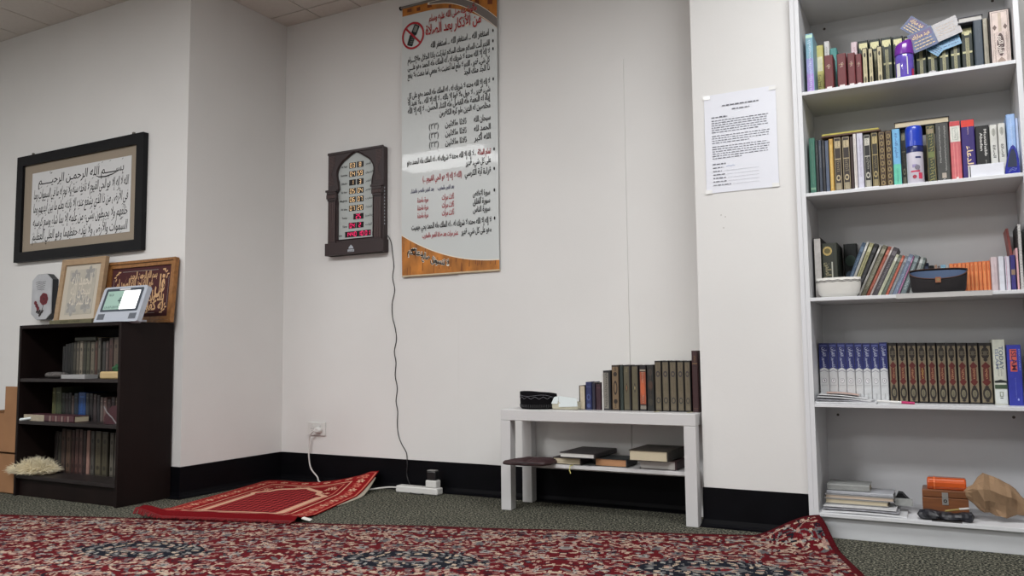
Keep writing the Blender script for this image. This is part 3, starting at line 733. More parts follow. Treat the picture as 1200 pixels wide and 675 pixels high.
# ------------------------------------------------------------ white low table
M_lack = mat('table_white', (203, 202, 202), rough=.4, var=.012, vscale=5)
TX0, TY0 = -1.800, 3.255
t = thing('low_table', 'white low side table with a lower shelf, standing against the back wall beside the column', 'table', (TX0+.45, TY0+.13, 0))
b = MB(); b.box(-.45, .45, -.13, .13, .40, .45, M_lack); b.build('tabletop', t, bevel=.003)
for sx in (-.45, .40):
    for sy in (-.13, .08): b = MB(); b.box(sx, sx+.05, sy, sy+.05, .0, .3998, M_lack); b.build('leg', t, bevel=.002)
b = MB(); b.box(-.3995, .3995, -.10, .128, .196, .211, M_lack); b.build('lower_shelf', t, bevel=.001)

# ------------------------------------------------------------ bookcases
t = thing('tall_bookcase', 'tall white bookcase filled with books, standing right of the white column', 'bookcase', (-.09, 3.27, 0))
SX0, SX1, SY0, SY1, SZ = -.444, .272, 3.270, 3.600, 2.115
o_ = (-.09, 3.27)
def sbox(name, x0, x1, y0, y1, z0, z1, m=M_white, bev=.0012):
    b = MB(); b.box(x0-o_[0], x1-o_[0], y0-o_[1], y1-o_[1], z0, z1, m); return b.build(name, t, bevel=bev)
sbox('side_panel', SX0-.017, SX0, SY0, SY1, 0, SZ); sbox('side_panel', SX1, SX1+.017, SY0, SY1, 0, SZ)
sbox('side_filler', SX0-.0355, SX0-.0175, SY0+.004, YC-.001, 0, SZ); 
sbox('top_panel', SX0, SX1, SY0, SY1, SZ-.016, SZ)
sbox('back_panel', SX0-.017, SX1+.017, SY1, SY1+.006, .02, SZ)
SHZ = [1.7115, 1.3096, .9030, .5005, .0930]
for z in SHZ: sbox('shelf', SX0+.0003, SX1-.0003, SY0, SY1-.0005, z-.0135, z)
sbox('plinth', SX0, SX1, SY0+.022, SY0+.034, 0, .079, M_whitek)
b = MB(); M_scr = mat('screw_dark', (84, 78, 74), rough=.5)
for px, py, Y in ((966, 34, SY1-.0012), (982, 486, SY1-.0012), (1188, 489, SY1-.0012), (1163, 1, SY1-.0012)):
    p = at(px, py, Y); b = MB(); b.disc((p.x-o_[0], p.y-o_[1], p.z), (1, 0, 0), (0, 0, 1), .0055, .0055, M_scr); b.build('screw', t)
t2 = t
# second tall bookcase edge to the right of the first one
M_bkd = mat('blackbrown_veneer', (22, 13, 12), rough=.55, spec=.18, var=.25, vscale=8, stretch=(1, 1, .12), bump=.15, bscale=60)
M_bks = mat('blackbrown_shelf', (38, 33, 33), rough=.45, spec=.3, var=.2, vscale=12)
BX0, BX1, BY0, BHt = -4.269, -3.4534, 2.521, .8755
t = thing('dark_bookcase', 'low black-brown bookcase standing against the left wall', 'bookcase', ((BX0+BX1)/2, BY0, 0))
o_ = ((BX0+BX1)/2, BY0)
sbox('side_panel', BX0, BX0+.018, BY0, YL-.010, 0, BHt-.0005, M_bkd); sbox('side_panel', BX1-.018, BX1, BY0, YL-.010, 0, BHt-.0005, M_bkd)
sbox('top_panel', BX0+.0185, BX1-.0185, BY0, YL-.010, BHt-.018, BHt, M_bkd)
sbox('back_panel', BX0+.0185, BX1-.0185, YL-.018, YL-.012, .02, BHt-.0185, M_bkd)
LZ = [.600, .383, .1075]
for z in LZ: sbox('shelf', BX0+.0185, BX1-.0185, BY0+.002, YL-.0185, z-.017, z, M_bks)
sbox('plinth', BX0+.0185, BX1-.0185, BY0+.02, BY0+.034, 0, .0895, M_bkd)
# ------------------------------------------------------------ books
M_pg = mat('book_pages', (196, 184, 158), rough=.85, bump=.4, bscale=260, stretch=(1, 1, 6))
M_pgw = mat('white_pages', (206, 204, 200), rough=.85, bump=.4, bscale=260, stretch=(1, 1, 6))
M_gold = mat('gilt', (176, 154, 96), rough=.38, metal=.35, var=.25, vscale=120)
M_gold2 = mat('dull_gilt', (140, 122, 86), rough=.5, metal=.25, var=.3, vscale=120)
M_cap = mat('pale_gilt', (184, 180, 138), rough=.4, metal=.2, var=.2, vscale=150)
def cm(rgb): return mat('cover_%02x%02x%02x' % tuple(rgb), rgb, rough=.48, var=.12, vscale=45, bump=.15, bscale=300)

def deco(b, w, h, D, lay=0, y0=-.0003):
    """spine decoration: (kind, ...) in fractions of spine width and height"""
    for k, d in enumerate(D):
        y = y0-.00015*(k+lay)
        c = d[-1]; m = c if not isinstance(c, tuple) else cm(c)
        X = lambda f: (f-.5)*w
        if d[0] == 'r': _, a, bb, z0, z1, _c = d; b.poly([(X(a), y, z0*h), (X(bb), y, z0*h), (X(bb), y, z1*h), (X(a), y, z1*h)], m)
        elif d[0] == 'e': _, cx, cz, rx, rz, _c = d; b.disc((X(cx), y, cz*h), (1, 0, 0), (0, 0, 1), rx*w, rz*h, m, 14)
        elif d[0] == 'd': _, cx, cz, rx, rz, _c = d; b.poly([(X(cx)-rx*w, y, cz*h), (X(cx), y, (cz-rz)*h), (X(cx)+rx*w, y, cz*h), (X(cx), y, (cz+rz)*h)], m)
        elif d[0] == 't': _, st, cz, wf, hf, _c = d; b.text(st, (0, y, cz*h), (1, 0, 0), (0, 0, 1), hf*h, m, 'c', width=wf*w, bold=.02)
        elif d[0] == 'v': _, st, cx, cz, L, sz, _c = d; b.text(st, (X(cx)-sz*w*.3, y, cz*h), (0, 0, -1), (1, 0, 0), sz*w, m, 'c', width=L*h, bold=.02)
        elif d[0] == 'f': _, a, bb, z0, z1, th, _c = d; t_ = th*w; xs = (X(a), X(bb)); zs = (z0*h, z1*h); \
            [b.poly(q, m) for q in ([(xs[0], y, zs[0]), (xs[1], y, zs[0]), (xs[1], y, zs[0]+t_), (xs[0], y, zs[0]+t_)], [(xs[0], y, zs[1]-t_), (xs[1], y, zs[1]-t_), (xs[1], y, zs[1]), (xs[0], y, zs[1])],
             [(xs[0], y, zs[0]+t_), (xs[0]+t_, y, zs[0]+t_), (xs[0]+t_, y, zs[1]-t_), (xs[0], y, zs[1]-t_)], [(xs[1]-t_, y, zs[0]+t_), (xs[1], y, zs[0]+t_), (xs[1], y, zs[1]-t_), (xs[1]-t_, y, zs[1]-t_)])]
        elif d[0] == 's':                             # a column of small script-like marks
            _, cx, z0, z1, sz, _c = d; z = z0*h; rg = random.Random(int(h*1e5)+k)
            while z < z1*h:
                a = sz*w; b.strip([(X(cx)+rg.uniform(-a, 0), z), (X(cx)+rg.uniform(-a, a)*.5, z+a*.5), (X(cx)+rg.uniform(0, a), z+a*.1), (X(cx)+rg.uniform(0, a), z+a*.9)], a*.32, m, o=(0, y, 0)); z += a*1.25

def book_mesh(root, w, d, h, cov, D=(), pages=None, thin=False, T=None):
    """spine at y=0 facing -y, w wide in x, h tall; T lays it down"""
    cth = .0012 if thin else min(.0026, w*.12)
    pages = pages or M_pg
    b = MB()
    if T: b.T = T
    bev = min(.0035, w*.18) if not thin else min(.0008, w*.2)
    # cover wraps round the spine: outline in x,y extruded along z
    o = [(-w/2, d), (-w/2, bev), (-w/2+bev*.4, bev*.35), (-w/2+bev, 0), (w/2-bev, 0), (w/2-bev*.4, bev*.35), (w/2, bev), (w/2, d), (w/2-cth, d), (w/2-cth, bev+cth), (-w/2+cth, bev+cth), (-w/2+cth, d)]
    n = len(o); b.rings([[(x, y, 0) for x, y in o], [(x, y, h) for x, y in o]], cov, False, False, smooth=False)
    for z, rev in ((0, True), (h, False)):
        for q in ((0, 1, 10, 11), (1, 2, 3, 10), (3, 4, 9, 10), (4, 5, 6, 9), (6, 7, 8, 9)):
            b.poly([(o[i][0], o[i][1], z) for i in (q if rev else q[::-1])], cov)
    deco(b, w, h, D)
    b.build('cover', root)
    b = MB()
    if T: b.T = T
    lip = 0.0 if thin else .003
    b.box(-w/2+cth+.0001, w/2-cth-.0001, bev+cth+.0002, d-lip-.0004, lip+.0003, h-lip-.0003, pages); b.build('pages', root)

def up_book(x0, x1, Y, z, h, cov, D, label, group=None, d=.15, pages=None, thin=False, lean=0., cat='book', name='book', rz=0.):
    w = x1-x0-.0006
    if lean:
        t = thing(name, label, cat, (x1, Y, z), 0, group, ry=lean); T = Matrix.Translation((-w/2, 0, 0))
    else: t = thing(name, label, cat, ((x0+x1)/2, Y, z+.0001), rz, group); T = None
    book_mesh(t, w, d, h, cov if not isinstance(cov, tuple) else cm(cov), D, pages, thin, T)
    return t
def px_book(zr, u0, u1, vt, Y, shz, cov, D, label, **k):
    """zr: (x origin, y origin, scale) of the view it was measured in"""
    xm = zr[0]+(u0+u1)/2/zr[2]; yt = zr[1]+vt/zr[2]
    p0 = at(zr[0]+u0/zr[2], yt+20, Y); p1 = at(zr[0]+u1/zr[2], yt+20, Y); z1 = at(xm, yt, Y).z
    return up_book(p0.x, p1.x, Y, shz, z1-shz, cov, D, label, **k)
def flat_book(cx, cy, z, L, D_, th, cov, label, rz=0., facing='spine', D=(), pages=None, cat='book', name='book', group=None):
    """lying book, L along x, D_ deep; facing: what looks at the room (spine / pages)"""
    t = thing(name, label, cat, (cx, cy, z+.0001), rz, group)
    # local spine frame (x:w -> z, y:d -> y, z:h -> x)
    T = Matrix(((0, 0, 1, -L/2), (0, 1, 0, -D_/2), (-1, 0, 0, th/2), (0, 0, 0, 1)))
    if facing == 'pages': T = Matrix.Rotation(PI, 4, 'Z') @ T
    if facing == 'right':
        T = Matrix.Rotation(PI/2, 4, 'Z') @ Matrix(((0, 0, 1, -D_/2), (0, 1, 0, -L/2), (-1, 0, 0, th/2), (0, 0, 0, 1))); L, D_ = D_, L
    book_mesh(t, th, D_, L, cov if not isinstance(cov, tuple) else cm(cov), D, pages, False, T)
    return t
ORD = [w_+' from left' for w_ in 'first second third fourth fifth sixth seventh eighth ninth tenth eleventh twelfth thirteenth fourteenth fifteenth sixteenth seventeenth eighteenth nineteenth'.split()]

# --- white bookcase, top row
Z1s, Z2s, Z3s, Z4s, Z5s = SHZ
r1 = (930, 0, 4.444); Ya, Yb_ = 3.335, 3.44
px_book(r1, 62, 102, 175, Ya, Z1s, (128, 172, 190), [('r', .06, .94, .02, .35, (160, 130, 200)), ('r', .06, .94, .35, .6, (150, 150, 205)), ('s', .5, .08, .9, .22, (214, 226, 235)), ('r', .06, .94, .93, .98, (190, 225, 200))], 'slim book fading from aqua to lilac at the left end of the top white shelf', d=.17)
px_book(r1, 106, 156, 237, 3.455, Z1s, (206, 198, 120), [('r', .1, .9, .55, .8, (226, 222, 190)), ('s', .5, .2, .5, .2, (120, 110, 60))], 'pale yellow book behind the first maroon volume on the top white shelf', d=.13)
px_book(r1, 160, 188, 215, 3.455, Z1s, (216, 214, 212), [('s', .5, .5, .9, .2, (150, 140, 150))], 'slim white book standing behind the maroon volumes', d=.13)
px_book(r1, 192, 228, 250, 3.455, Z1s, (70, 140, 136), [], 'small teal book almost hidden behind the maroon volumes', d=.13)
px_book(r1, 300, 334, 218, 3.455, Z1s, (212, 190, 196), [('s', .5, .4, .9, .2, (170, 120, 130))], 'pale pink book behind the last maroon volume', d=.13)
MR = (98, 34, 38)
for i, (u0, u1, vt, sl) in enumerate(((160, 208, 287, .55), (226, 275, 278, .2), (281, 322, 275, .12), (324, 357, 280, 0))):
    px_book(r1, u0, u1, vt, Ya, Z1s, MR, [('r', .22, .78, .05, .17, (214, 206, 204)), ('e', .5, .11, .1, .02, MR), ('r', .2, .75, .70, .72, M_gold2), ('s', .5, .64, .76, .16, (206, 180, 170)), ('r', .06, .1, 0, 1, (70, 22, 26))],
            'small maroon volume, '+ORD[i]+' of four on the top white shelf', group='maroon volumes on the top white shelf', d=.085, rz=-.0, )
for i, (u0, u1, vt) in enumerate(((358, 386, 250), (390, 415, 250), (434, 463, 240))):
    px_book(r1, u0, u1, vt, Ya, Z1s, (34, 34, 28), [('r', .14, .88, .02, .98, (178, 168, 132)), ('e', .5, .82, .2, .06, (54, 50, 36)), ('s', .5, .35, .7, .16, (90, 84, 60)), ('e', .5, .2, .22, .08, (84, 78, 56))],
            'small cream-gold volume, '+ORD[i]+' of three before the tall dark green set', group='small cream-gold volumes on the top white shelf', d=.09)
tops = [(337, 392, 212), (395, 452, 205), (456, 514, 195), (516, 573, 190), (575, 631, 186), (633, 690, 175), (692, 748, 165), (752, 808, 160), (812, 868, 150), (871, 936, 135)]
for i, (u0, u1, vt) in enumerate(tops):
    px_book(r1, u0, u1, vt, Yb_, Z1s, (18, 32, 24), [('r', .12, .9, .83, .955, M_cap), ('d', .2, .83, .12, .05, (24, 40, 30)), ('d', .8, .83, .12, .05, (24, 40, 30)), ('r', .1, .9, .50, .535, M_cap), ('r', .1, .9, .16, .195, M_cap), ('r', .36, .66, .22, .78, (146, 142, 108)), ('s', .5, .23, .48, .1, (60, 64, 40)), ('s', .5, .55, .78, .1, (60, 64, 40)), ('r', .38, .64, .03, .13, (120, 116, 84))],
            'dark green gold-banded volume, '+ORD[i]+' of ten on the top white shelf', group='dark green set with gold caps on the top white shelf', d=.15)
px_book(r1, 938, 986, 105, 3.40, Z1s, (54, 66, 78), [('r', .1, .16, .02, .98, (38, 48, 58)), ('s', .6, .6, .85, .1, (90, 100, 110))], 'plain slate-blue book beside the dark green set on the top white shelf', d=.19)
px_book(r1, 988, 1014, 95, 3.40, Z1s, (168, 162, 146), [('s', .5, .2, .5, .2, (130, 124, 110))], 'plain stone-grey book left of the large ornate cream volume', d=.18)
px_book(r1, 1018, 1130, 50, Ya+.01, Z1s, (34, 26, 28), [('r', .06, .94, .012, .985, (206, 190, 182)), ('f', .12, .88, .03, .965, .02, (110, 90, 84)), ('r', .42, .58, .62, .95, (182, 166, 150)), ('r', .30, .70, .20, .62, (190, 172, 166)),
    ('e', .5, .40, .17, .20, (70, 50, 48)), ('v', 'القرآن الكريم', .5, .40, .30, .30, (226, 216, 206)), ('d', .25, .70, .10, .05, (110, 90, 84)), ('d', .75, .70, .10, .05, (110, 90, 84)), ('s', .22, .08, .6, .05, (120, 100, 92)), ('s', .78, .08, .6, .05, (120, 100, 92)), ('d', .5, .12, .2, .07, (150, 130, 118))],
    'thick cream volume with an ornate spine at the right end of the top white shelf', d=.17)
p0 = at(930+850/4.444, 18, 3.41); p1 = at(930+1000/4.444, 18, 3.41)
zt = at(930+960/4.444, 105/4.444, 3.40).z
flat_book((p0.x+p1.x)/2-.004, 3.470, max(zt, at(1165, 22.5, 3.40).z)+.0008, p1.x-p0.x-.012, .13, .022, (62, 62, 74), 'dark-covered book lying flat on top of the slate-blue book on the top white shelf', facing='pages', pages=M_pgw)

# purple air freshener
M_pc = mat('purple_cap', (108, 40, 150), rough=.25, coat=.4); M_pb = mat('purple_gel', (98, 78, 176), rough=.15, coat=.6, var=.2, vscale=22); M_lab = mat('white_label', (210, 208, 206), rough=.5)
pc = at(930+579/4.444, 80, 3.31); k = .5*(at(930+630/4.444, 80, 3.31).x-at(930+528/4.444, 80, 3.31).x)
ztop = at(930+579/4.444, 222/4.444, 3.31).z-Z1s; zc = at(930+579/4.444, 290/4.444, 3.31).z-Z1s
t = thing('air_freshener', 'purple plastic air freshener before the dark green books on the top white shelf', 'air freshener', (pc.x, 3.31, Z1s+.0001))
b = MB(); b.lathe([(k*.86, 0), (k*.92, .003), (k*.95, zc*.5), (k*.97, zc*.9), (k*.9, zc)], M_pb, n=36); b.build('gel_body', t)
b = MB(); b.rings([[(k*r*math.cos(2*PI*i/36), k*r*math.sin(2*PI*i/36), zc+(ztop-zc)*f*(1+.18*math.cos(2*PI*i/36)*f*1.)) for i in range(36)] for r, f in ((1.0, 0), (1.0, .25), (.96, .7), (.84, .93), (.6, 1.0), (.2, 1.02))], M_pc); b.build('cap', t)
b = MB(); R = []
for a0, a1, m in ((-2.55, -2.05, M_lab), (-1.3, -1.2, M_lab), (-.75, -.35, cm((170, 40, 80)))):
    b.rings([[(k*.985*math.cos(a0+(a1-a0)*i/6), k*.985*math.sin(a0+(a1-a0)*i/6), z) for i in range(7)] for z in ((.006, zc*.62) if m is M_lab and a0 < -2 else (.01, zc*.85) if m is M_lab else (.004, zc*.35))], m, False, False, closed=False)
b.build('label', t)
# cards tucked against the books
M_cb = mat('card_blue', (38, 62, 112), rough=.4, var=.35, vscale=55); M_cp = mat('card_purple', (58, 30, 96), rough=.4); M_cg = mat('card_gold', (206, 176, 120), rough=.4); M_cd = mat('card_navy', (32, 38, 66), rough=.4)
M_cs = mat('card_silver', (136, 132, 134), rough=.3, var=.15, vscale=80); M_cl = mat('card_sky', (100, 148, 182), rough=.4, var=.12, vscale=60)
def card(u, v, w_, h_, an, Y, label, kind, tilt=-.10):
    p = at(930+u/4.444, v/4.444, Y); t = thing('card', label, 'card', p, 0, 'cards in front of the dark green books'); t.rotation_euler = (tilt, an, 0)
    b = MB(); base = {'b': M_cb, 's': M_cs, 'l': M_cl}[kind]
    b.box(-w_/2, w_/2, 0, .0012, -h_/2, h_/2, base)
    if kind == 'b':
        b.poly([(-w_*.44, -.0003, h_*.1), (w_*.44, -.0003, h_*.1), (w_*.44, -.0003, h_*.42), (-w_*.44, -.0003, h_*.42)], M_cp)
        b.text('عيد مبارك', (0, -.0006, h_*.16), (1, 0, 0), (0, 0, 1), .022, M_cg, 'c', width=w_*.72, bold=.03)
        for i, (zz, ww, m) in enumerate(((-.02, .7, M_cg), (-.10, .5, M_cd), (-.18, .78, M_cg), (-.27, .6, M_cd), (-.34, .8, M_cg), (-.42, .5, M_cd))): greekp(b, -w_*ww/2, w_*ww/2, h_*zz, .0035, m)
    elif kind == 's':
        for zz in (.25, .1, -.05, -.2): greekp(b, -w_*.35, w_*.35, h_*zz, .0022, mat('card_faint', (190, 170, 150)))
        b.poly([(-w_*.48, -.0003, h_*.47), (w_*.48, -.0003, h_*.47), (w_*.48, -.0003, h_*.49), (-w_*.48, -.0003, h_*.49)], M_lab)
    else:
        for zz in (.3, .1, -.1, -.3): greekp(b, -w_*.4, w_*.4, h_*zz, .003, M_cb)
    b.build('card_face', t); return t
def greekp(b, x0, x1, z, h, m):
    x = x0
    while x < x1:
        w_ = min(random.uniform(.005, .013), x1-x); b.strip([(x, z), (x+w_, z)], h, m, o=(0, -.0006, 0)); x += w_+.003
card(800, 215, .085, .058, -.25, 3.428, 'pale blue card lowest in the bunch tucked before the green books', 'l')
card(740, 255, .050, .040, .72, 3.424, 'small pale blue and white card corner sticking down between the cards and the crumpled wrap', 'l')
card(628, 140, .075, .062, .72, 3.418, 'blue and purple greeting card tilted steeply, upper one beside the air freshener', 'b')
card(672, 205, .088, .082, -.30, 3.408, 'blue and purple greeting card in front, overlapping the other one', 'b')
card(795, 150, .090, .075, -.30, 3.414, 'silver-grey card with a pale edge leaning on the green books', 's')
# crumpled clear wrap
M_wrap = mat('clear_wrap', (178, 176, 178), rough=.25, var=.2, vscale=90)
def crumple(name, t, c, r, sc, m, amp=.35, fr=1.6, seed=0, lv=3, flat_z=None):
    import bmesh
    bm = bmesh.new(); bmesh.ops.create_icosphere(bm, subdivisions=lv, radius=1)
    for v in bm.verts:
        n_ = noise.noise(v.co*fr+Vector((seed, 0, 0)))+.5*abs(noise.noise(v.co*fr*2.3+Vector((0, seed, 3))))
        v.co = v.co*(1+amp*n_); v.co = Vector((v.co.x*r*sc[0], v.co.y*r*sc[1], v.co.z*r*sc[2]))+Vector(c)
        if flat_z is not None: v.co.z = max(v.co.z, flat_z)
    me = bpy.data.meshes.new(name); bm.to_mesh(me); bm.free(); me.materials.append(m)
    o = bpy.data.objects.new(name, me); COL.objects.link(o)
    if t: o.parent = t
    return o
p = at(930+722/4.444, 83, 3.31)
o = crumple('crumpled_wrap', None, (0, 0, 0), .011, (1.25, .8, .8), M_wrap, .5, 2.2, 5, flat_z=-.008); o.location = (p.x, 3.31, Z1s+.0081); tag(o, 'crumpled ball of clear plastic wrap on the top white shelf edge', 'wrapper')

# --- second row
r2 = (930, 110, 4.444); Ya = 3.335
px_book(r2, 80, 112, 230, Ya, Z2s, (70, 120, 104), [('s', .5, .2, .9, .12, (130, 165, 140)), ('r', .1, .9, .1, .14, (140, 176, 150))], 'slim sea-green book at the left end of the second white shelf', d=.16)
for i, (u0, u1, c, nm) in enumerate(((114, 129, (26, 28, 32), 'thin black booklet right of the sea-green book'), (131, 146, (54, 62, 76), 'thin dark slate booklet, second of the thin ones beside the sea-green book'), (148, 163, (34, 34, 40), 'thin charcoal booklet, third of the thin ones beside the sea-green book'), (165, 183, (78, 88, 108), 'thin grey-blue booklet left of the mustard book'))):
    px_book(r2, u0, u1, 240+i, Ya, Z2s, c, [('s', .5, .5, .9, .2, (130, 130, 130))], nm, d=.15, thin=True)
px_book(r2, 185, 207, 235, Ya, Z2s, (186, 148, 74), [('r', .3, .7, .1, .9, (204, 172, 96))], 'mustard yellow slim book on the second white shelf', d=.16)
def orn(c, g, g2): return [('f', .08, .92, .02, .98, .05, g), ('r', .2, .84, .80, .93, g), ('s', .5, .82, .92, .14, c), ('r', .14, .86, .60, .615, g), ('s', .5, .38, .6, .22, g2), ('e', .5, .27, .28, .055, g), ('e', .5, .27, .16, .03, c), ('r', .2, .8, .06, .18, g2)]
px_book(r2, 209, 250, 225, Ya, Z2s, (46, 36, 32), orn((46, 36, 32), (178, 162, 128), (150, 138, 112)), 'dark brown volume with cream-gold ornament, left of its matching pair on the second white shelf', group='pair of dark brown ornate volumes', d=.17)
px_book(r2, 252, 294, 220, Ya, Z2s, (46, 36, 32), orn((46, 36, 32), (178, 162, 128), (150, 138, 112)), 'dark brown volume with cream-gold ornament, right of its matching pair on the second white shelf', group='pair of dark brown ornate volumes', d=.17)
px_book(r2, 296, 309, 222, Ya, Z2s, (52, 34, 32), [], 'very thin dark red-brown book beside the ornate pair', d=.16, thin=True)
px_book(r2, 311, 327, 208, Ya, Z2s, (206, 200, 196), [('s', .5, .1, .9, .2, (170, 150, 140))], 'thin white booklet left of the lilac-white book', d=.16, thin=True)
px_book(r2, 329, 362, 205, Ya, Z2s, (196, 194, 208), [('s', .5, .25, .9, .14, (140, 130, 160))], 'lilac-white book with small grey writing on the second white shelf', d=.17)
px_book(r2, 364, 402, 210, Ya, Z2s, (30, 28, 28), orn((30, 28, 28), (190, 186, 174), (168, 164, 150)), 'black volume with silvery ornament on its spine on the second white shelf', d=.17)
px_book(r2, 404, 441, 200, Ya, Z2s, (48, 42, 30), orn((48, 42, 30), (170, 152, 104), (140, 126, 90)), 'dark olive volume with a gold patterned spine right of the black and silver one', d=.17)
px_book(r2, 443, 477, 195, Ya, Z2s, (58, 40, 30), [('f', .1, .9, .02, .98, .06, M_gold2)]+[('e', .5, .1+.114*i, .3, .045, M_gold2) for i in range(8)]+[('e', .5, .1+.114*i, .14, .02, (58, 40, 30)) for i in range(8)], 'brown volume with gold medallions, left of two alike on the second white shelf', group='brown volumes with gold medallions', d=.17)
px_book(r2, 479, 512, 190, Ya, Z2s, (58, 40, 30), [('f', .1, .9, .02, .98, .06, M_gold2)]+[('e', .5, .1+.114*i, .3, .045, M_gold2) for i in range(8)]+[('e', .5, .1+.114*i, .14, .02, (58, 40, 30)) for i in range(8)], 'brown volume with gold medallions, right of two alike on the second white shelf', group='brown volumes with gold medallions', d=.17)
px_book(r2, 514, 556, 183, Ya, Z2s, (112, 172, 212), [('r', 0.03, .97, .01, .40, (96, 186, 160)), ('v', 'تعليم الصلاة', .5, .72, .42, .42, (60, 90, 150)), ('s', .5, .08, .32, .12, (60, 110, 110))], 'sky blue book with a mint green lower half on the second white shelf', d=.16)
px_book(r2, 558, 584, 182, Ya+.02, Z2s, (30, 32, 32), orn((30, 32, 32), (128, 124, 100), (110, 108, 92)), 'narrow black volume between the sky blue book and the spray can', d=.16)
px_book(r2, 586, 628, 200, 3.42, Z2s, (60, 60, 58), [], 'dark grey book hidden behind the blue-capped spray can, left of two', d=.14); px_book(r2, 630, 668, 200, 3.42, Z2s, (84, 80, 74), [], 'grey-brown book hidden behind the blue-capped spray can, right of two', d=.14)
px_book(r2, 690, 737, 163, Ya, Z2s, (52, 62, 46), [('s', .5, .02, .97, .3, (150, 140, 84)), ('r', .15, .85, .45, .55, (110, 120, 70)), ('f', .06, .94, .02, .98, .05, M_gold2), ('r', .15, .85, .86, .94, (140, 126, 100))], 'mottled green and gold volume right of the spray can', d=.17)
px_book(r2, 739, 810, 152, Ya, Z2s, (66, 66, 64), [('s', .3, .34, .95, .06, (190, 190, 186)), ('s', .68, .2, .95, .07, (176, 176, 172)), ('r', .36, .68, .085, .17, (170, 158, 146)), ('s', .5, .01, .06, .1, (190, 190, 186))], 'thick dark grey book with scattered white script on the second white shelf', d=.17)
px_book(r2, 813, 870, 142, Ya, Z2s, (196, 100, 104), [('r', .04, .96, .66, .92, (206, 206, 198)), ('f', .25, .75, .69, .89, .05, (160, 170, 160)), ('s', .5, .72, .86, .1, (110, 120, 116)), ('r', .04, .96, .92, .99, (190, 70, 74)), ('r', .3, .36, .02, .64, (214, 140, 138)), ('r', .6, .66, .02, .64, (214, 140, 138)), ('r', .42, .64, .03, .08, (220, 210, 208))], 'coral pink book with a white band near the top on the second white shelf', d=.17)
px_book(r2, 873, 944, 134, Ya, Z2s, (50, 34, 106), [('r', .02, .98, .885, .995, (206, 58, 46)), ('v', 'الدعاء', .55, .40, .34, .62, (226, 202, 160)), ('s', .5, .76, .88, .06, (210, 180, 170))], 'deep purple book with a red top band and cream Arabic title', d=.17)
px_book(r2, 948, 1021, 165, Ya, Z2s, (26, 27, 27), [('v', 'Mustahabb', .70, .68, .50, .28, (196, 194, 190)), ('v', 'Abadan', .40, .70, .34, .28, (196, 194, 190)), ('v', 'publishing', .70, .22, .26, .10, (150, 150, 148))], 'black book with white English title beside the deep purple book', d=.16)
for i, (u0, u1, vt) in enumerate(((1023, 1063, 160), (1066, 1106, 152))):
    px_book(r2, u0, u1, vt, Ya, Z2s, (202, 202, 196), [('e', .5, .86, .28, .07, (170, 170, 162)), ('s', .5, .78, .93, .12, (90, 90, 88)), ('v', 'الصلاة', .5, .50, .24, .5, (50, 50, 54)), ('s', .5, .12, .26, .1, (90, 90, 90))], 'white book with black script, '+('left' if not i else 'right')+' of two beside the light blue book', group='two white books with black script', d=.16)
px_book(r2, 1109, 1157, 105, Ya, Z2s, (150, 180, 222), [('s', .5, .3, .92, .10, (206, 220, 240)), ('r', .02, .1, 0, 1, (120, 150, 196))], 'tall light blue book near the right end of the second white shelf', d=.17)
px_book(r2, 1159, 1172, 125, Ya, Z2s, (186, 202, 232), [], 'slim pale blue folder at the right end of the second white shelf', d=.2, thin=True)
# books lying across the tops
pA = at(930+140/4.444, 155, 3.34); pB = at(930+455/4.444, 150, 3.34)
zz = at(930+477/4.444, 110+190/4.444, Ya).z
zt2 = max(at(930+(a_+b_)/2/4.444, 110+v_/4.444, Ya).z for a_, b_, v_ in ((329, 362, 205), (404, 441, 200), (443, 477, 195), (479, 512, 190)))
flat_book((pA.x+pB.x)/2, 3.41, zt2+.0006, pB.x-pA.x-.004, .145, .007, (84, 58, 46), 'thin brown booklet lying under the thin yellow one on the second white shelf')
flat_book((pA.x+pB.x)/2-.002, 3.412, zt2+.0082, pB.x-pA.x-.012, .14, .007, (178, 168, 76), 'thin yellow booklet lying flat on top of the dark volumes of the second white shelf')
pA = at(930+516/4.444, 145, 3.33); pB = at(930+812/4.444, 145, 3.33)
zt3 = max(at(930+(a_+b_)/2/4.444, 110+v_/4.444, Ya).z for a_, b_, v_ in ((739, 810, 152), (690, 737, 163)))
flat_book((pA.x+pB.x)/2+.002, 3.415, zt3+.0006, pB.x-pA.x-.004, .16, .024, (36, 36, 40), 'large dark-covered book with cream pages lying flat across the grey and green volumes', facing='pages')
# spray can
M_blue = mat('blue_cap', (26, 58, 176), rough=.3, coat=.3); M_can = mat('can_label', (206, 202, 214), rough=.3, coat=.2); M_navyc = mat('can_navy', (24, 34, 92), rough=.3)
pc = at(930+634/4.444, 195, 3.315); k = .5*(at(930+682/4.444, 195, 3.315).x-at(930+590/4.444, 195, 3.315).x)
zt_ = at(930+634/4.444, 110+172/4.444, 3.315).z-Z2s; zc = zt_*.66
t = thing('spray_can', 'blue-capped aerosol can with a white and pink label on the second white shelf', 'spray can', (pc.x, 3.315, Z2s+.0001))
b = MB(); b.lathe([(k*.9, 0), (k*.97, .003), (k*.97, zc*.9)], M_can, n=32); b.lathe([(k*.975, zc*.82), (k*.975, zc*.97), (k*.9, zc*.995)], M_navyc, n=32)
for a0, a1, z0, z1, m in ((-2.1, -1.0, zc*.30, zc*.34, cm((190, 40, 80))), (-1.9, -1.3, zc*.42, zc*.50, cm((150, 140, 180))), (-1.2, -.7, zc*.12, zc*.28, cm((200, 60, 90))), (-1.5, -.8, zc*.66, zc*.70, M_navyc)):
    b.rings([[(k*.985*math.cos(a0+(a1-a0)*i/8), k*.985*math.sin(a0+(a1-a0)*i/8), z) for i in range(9)] for z in (z0, z1)], m, False, False, closed=False)
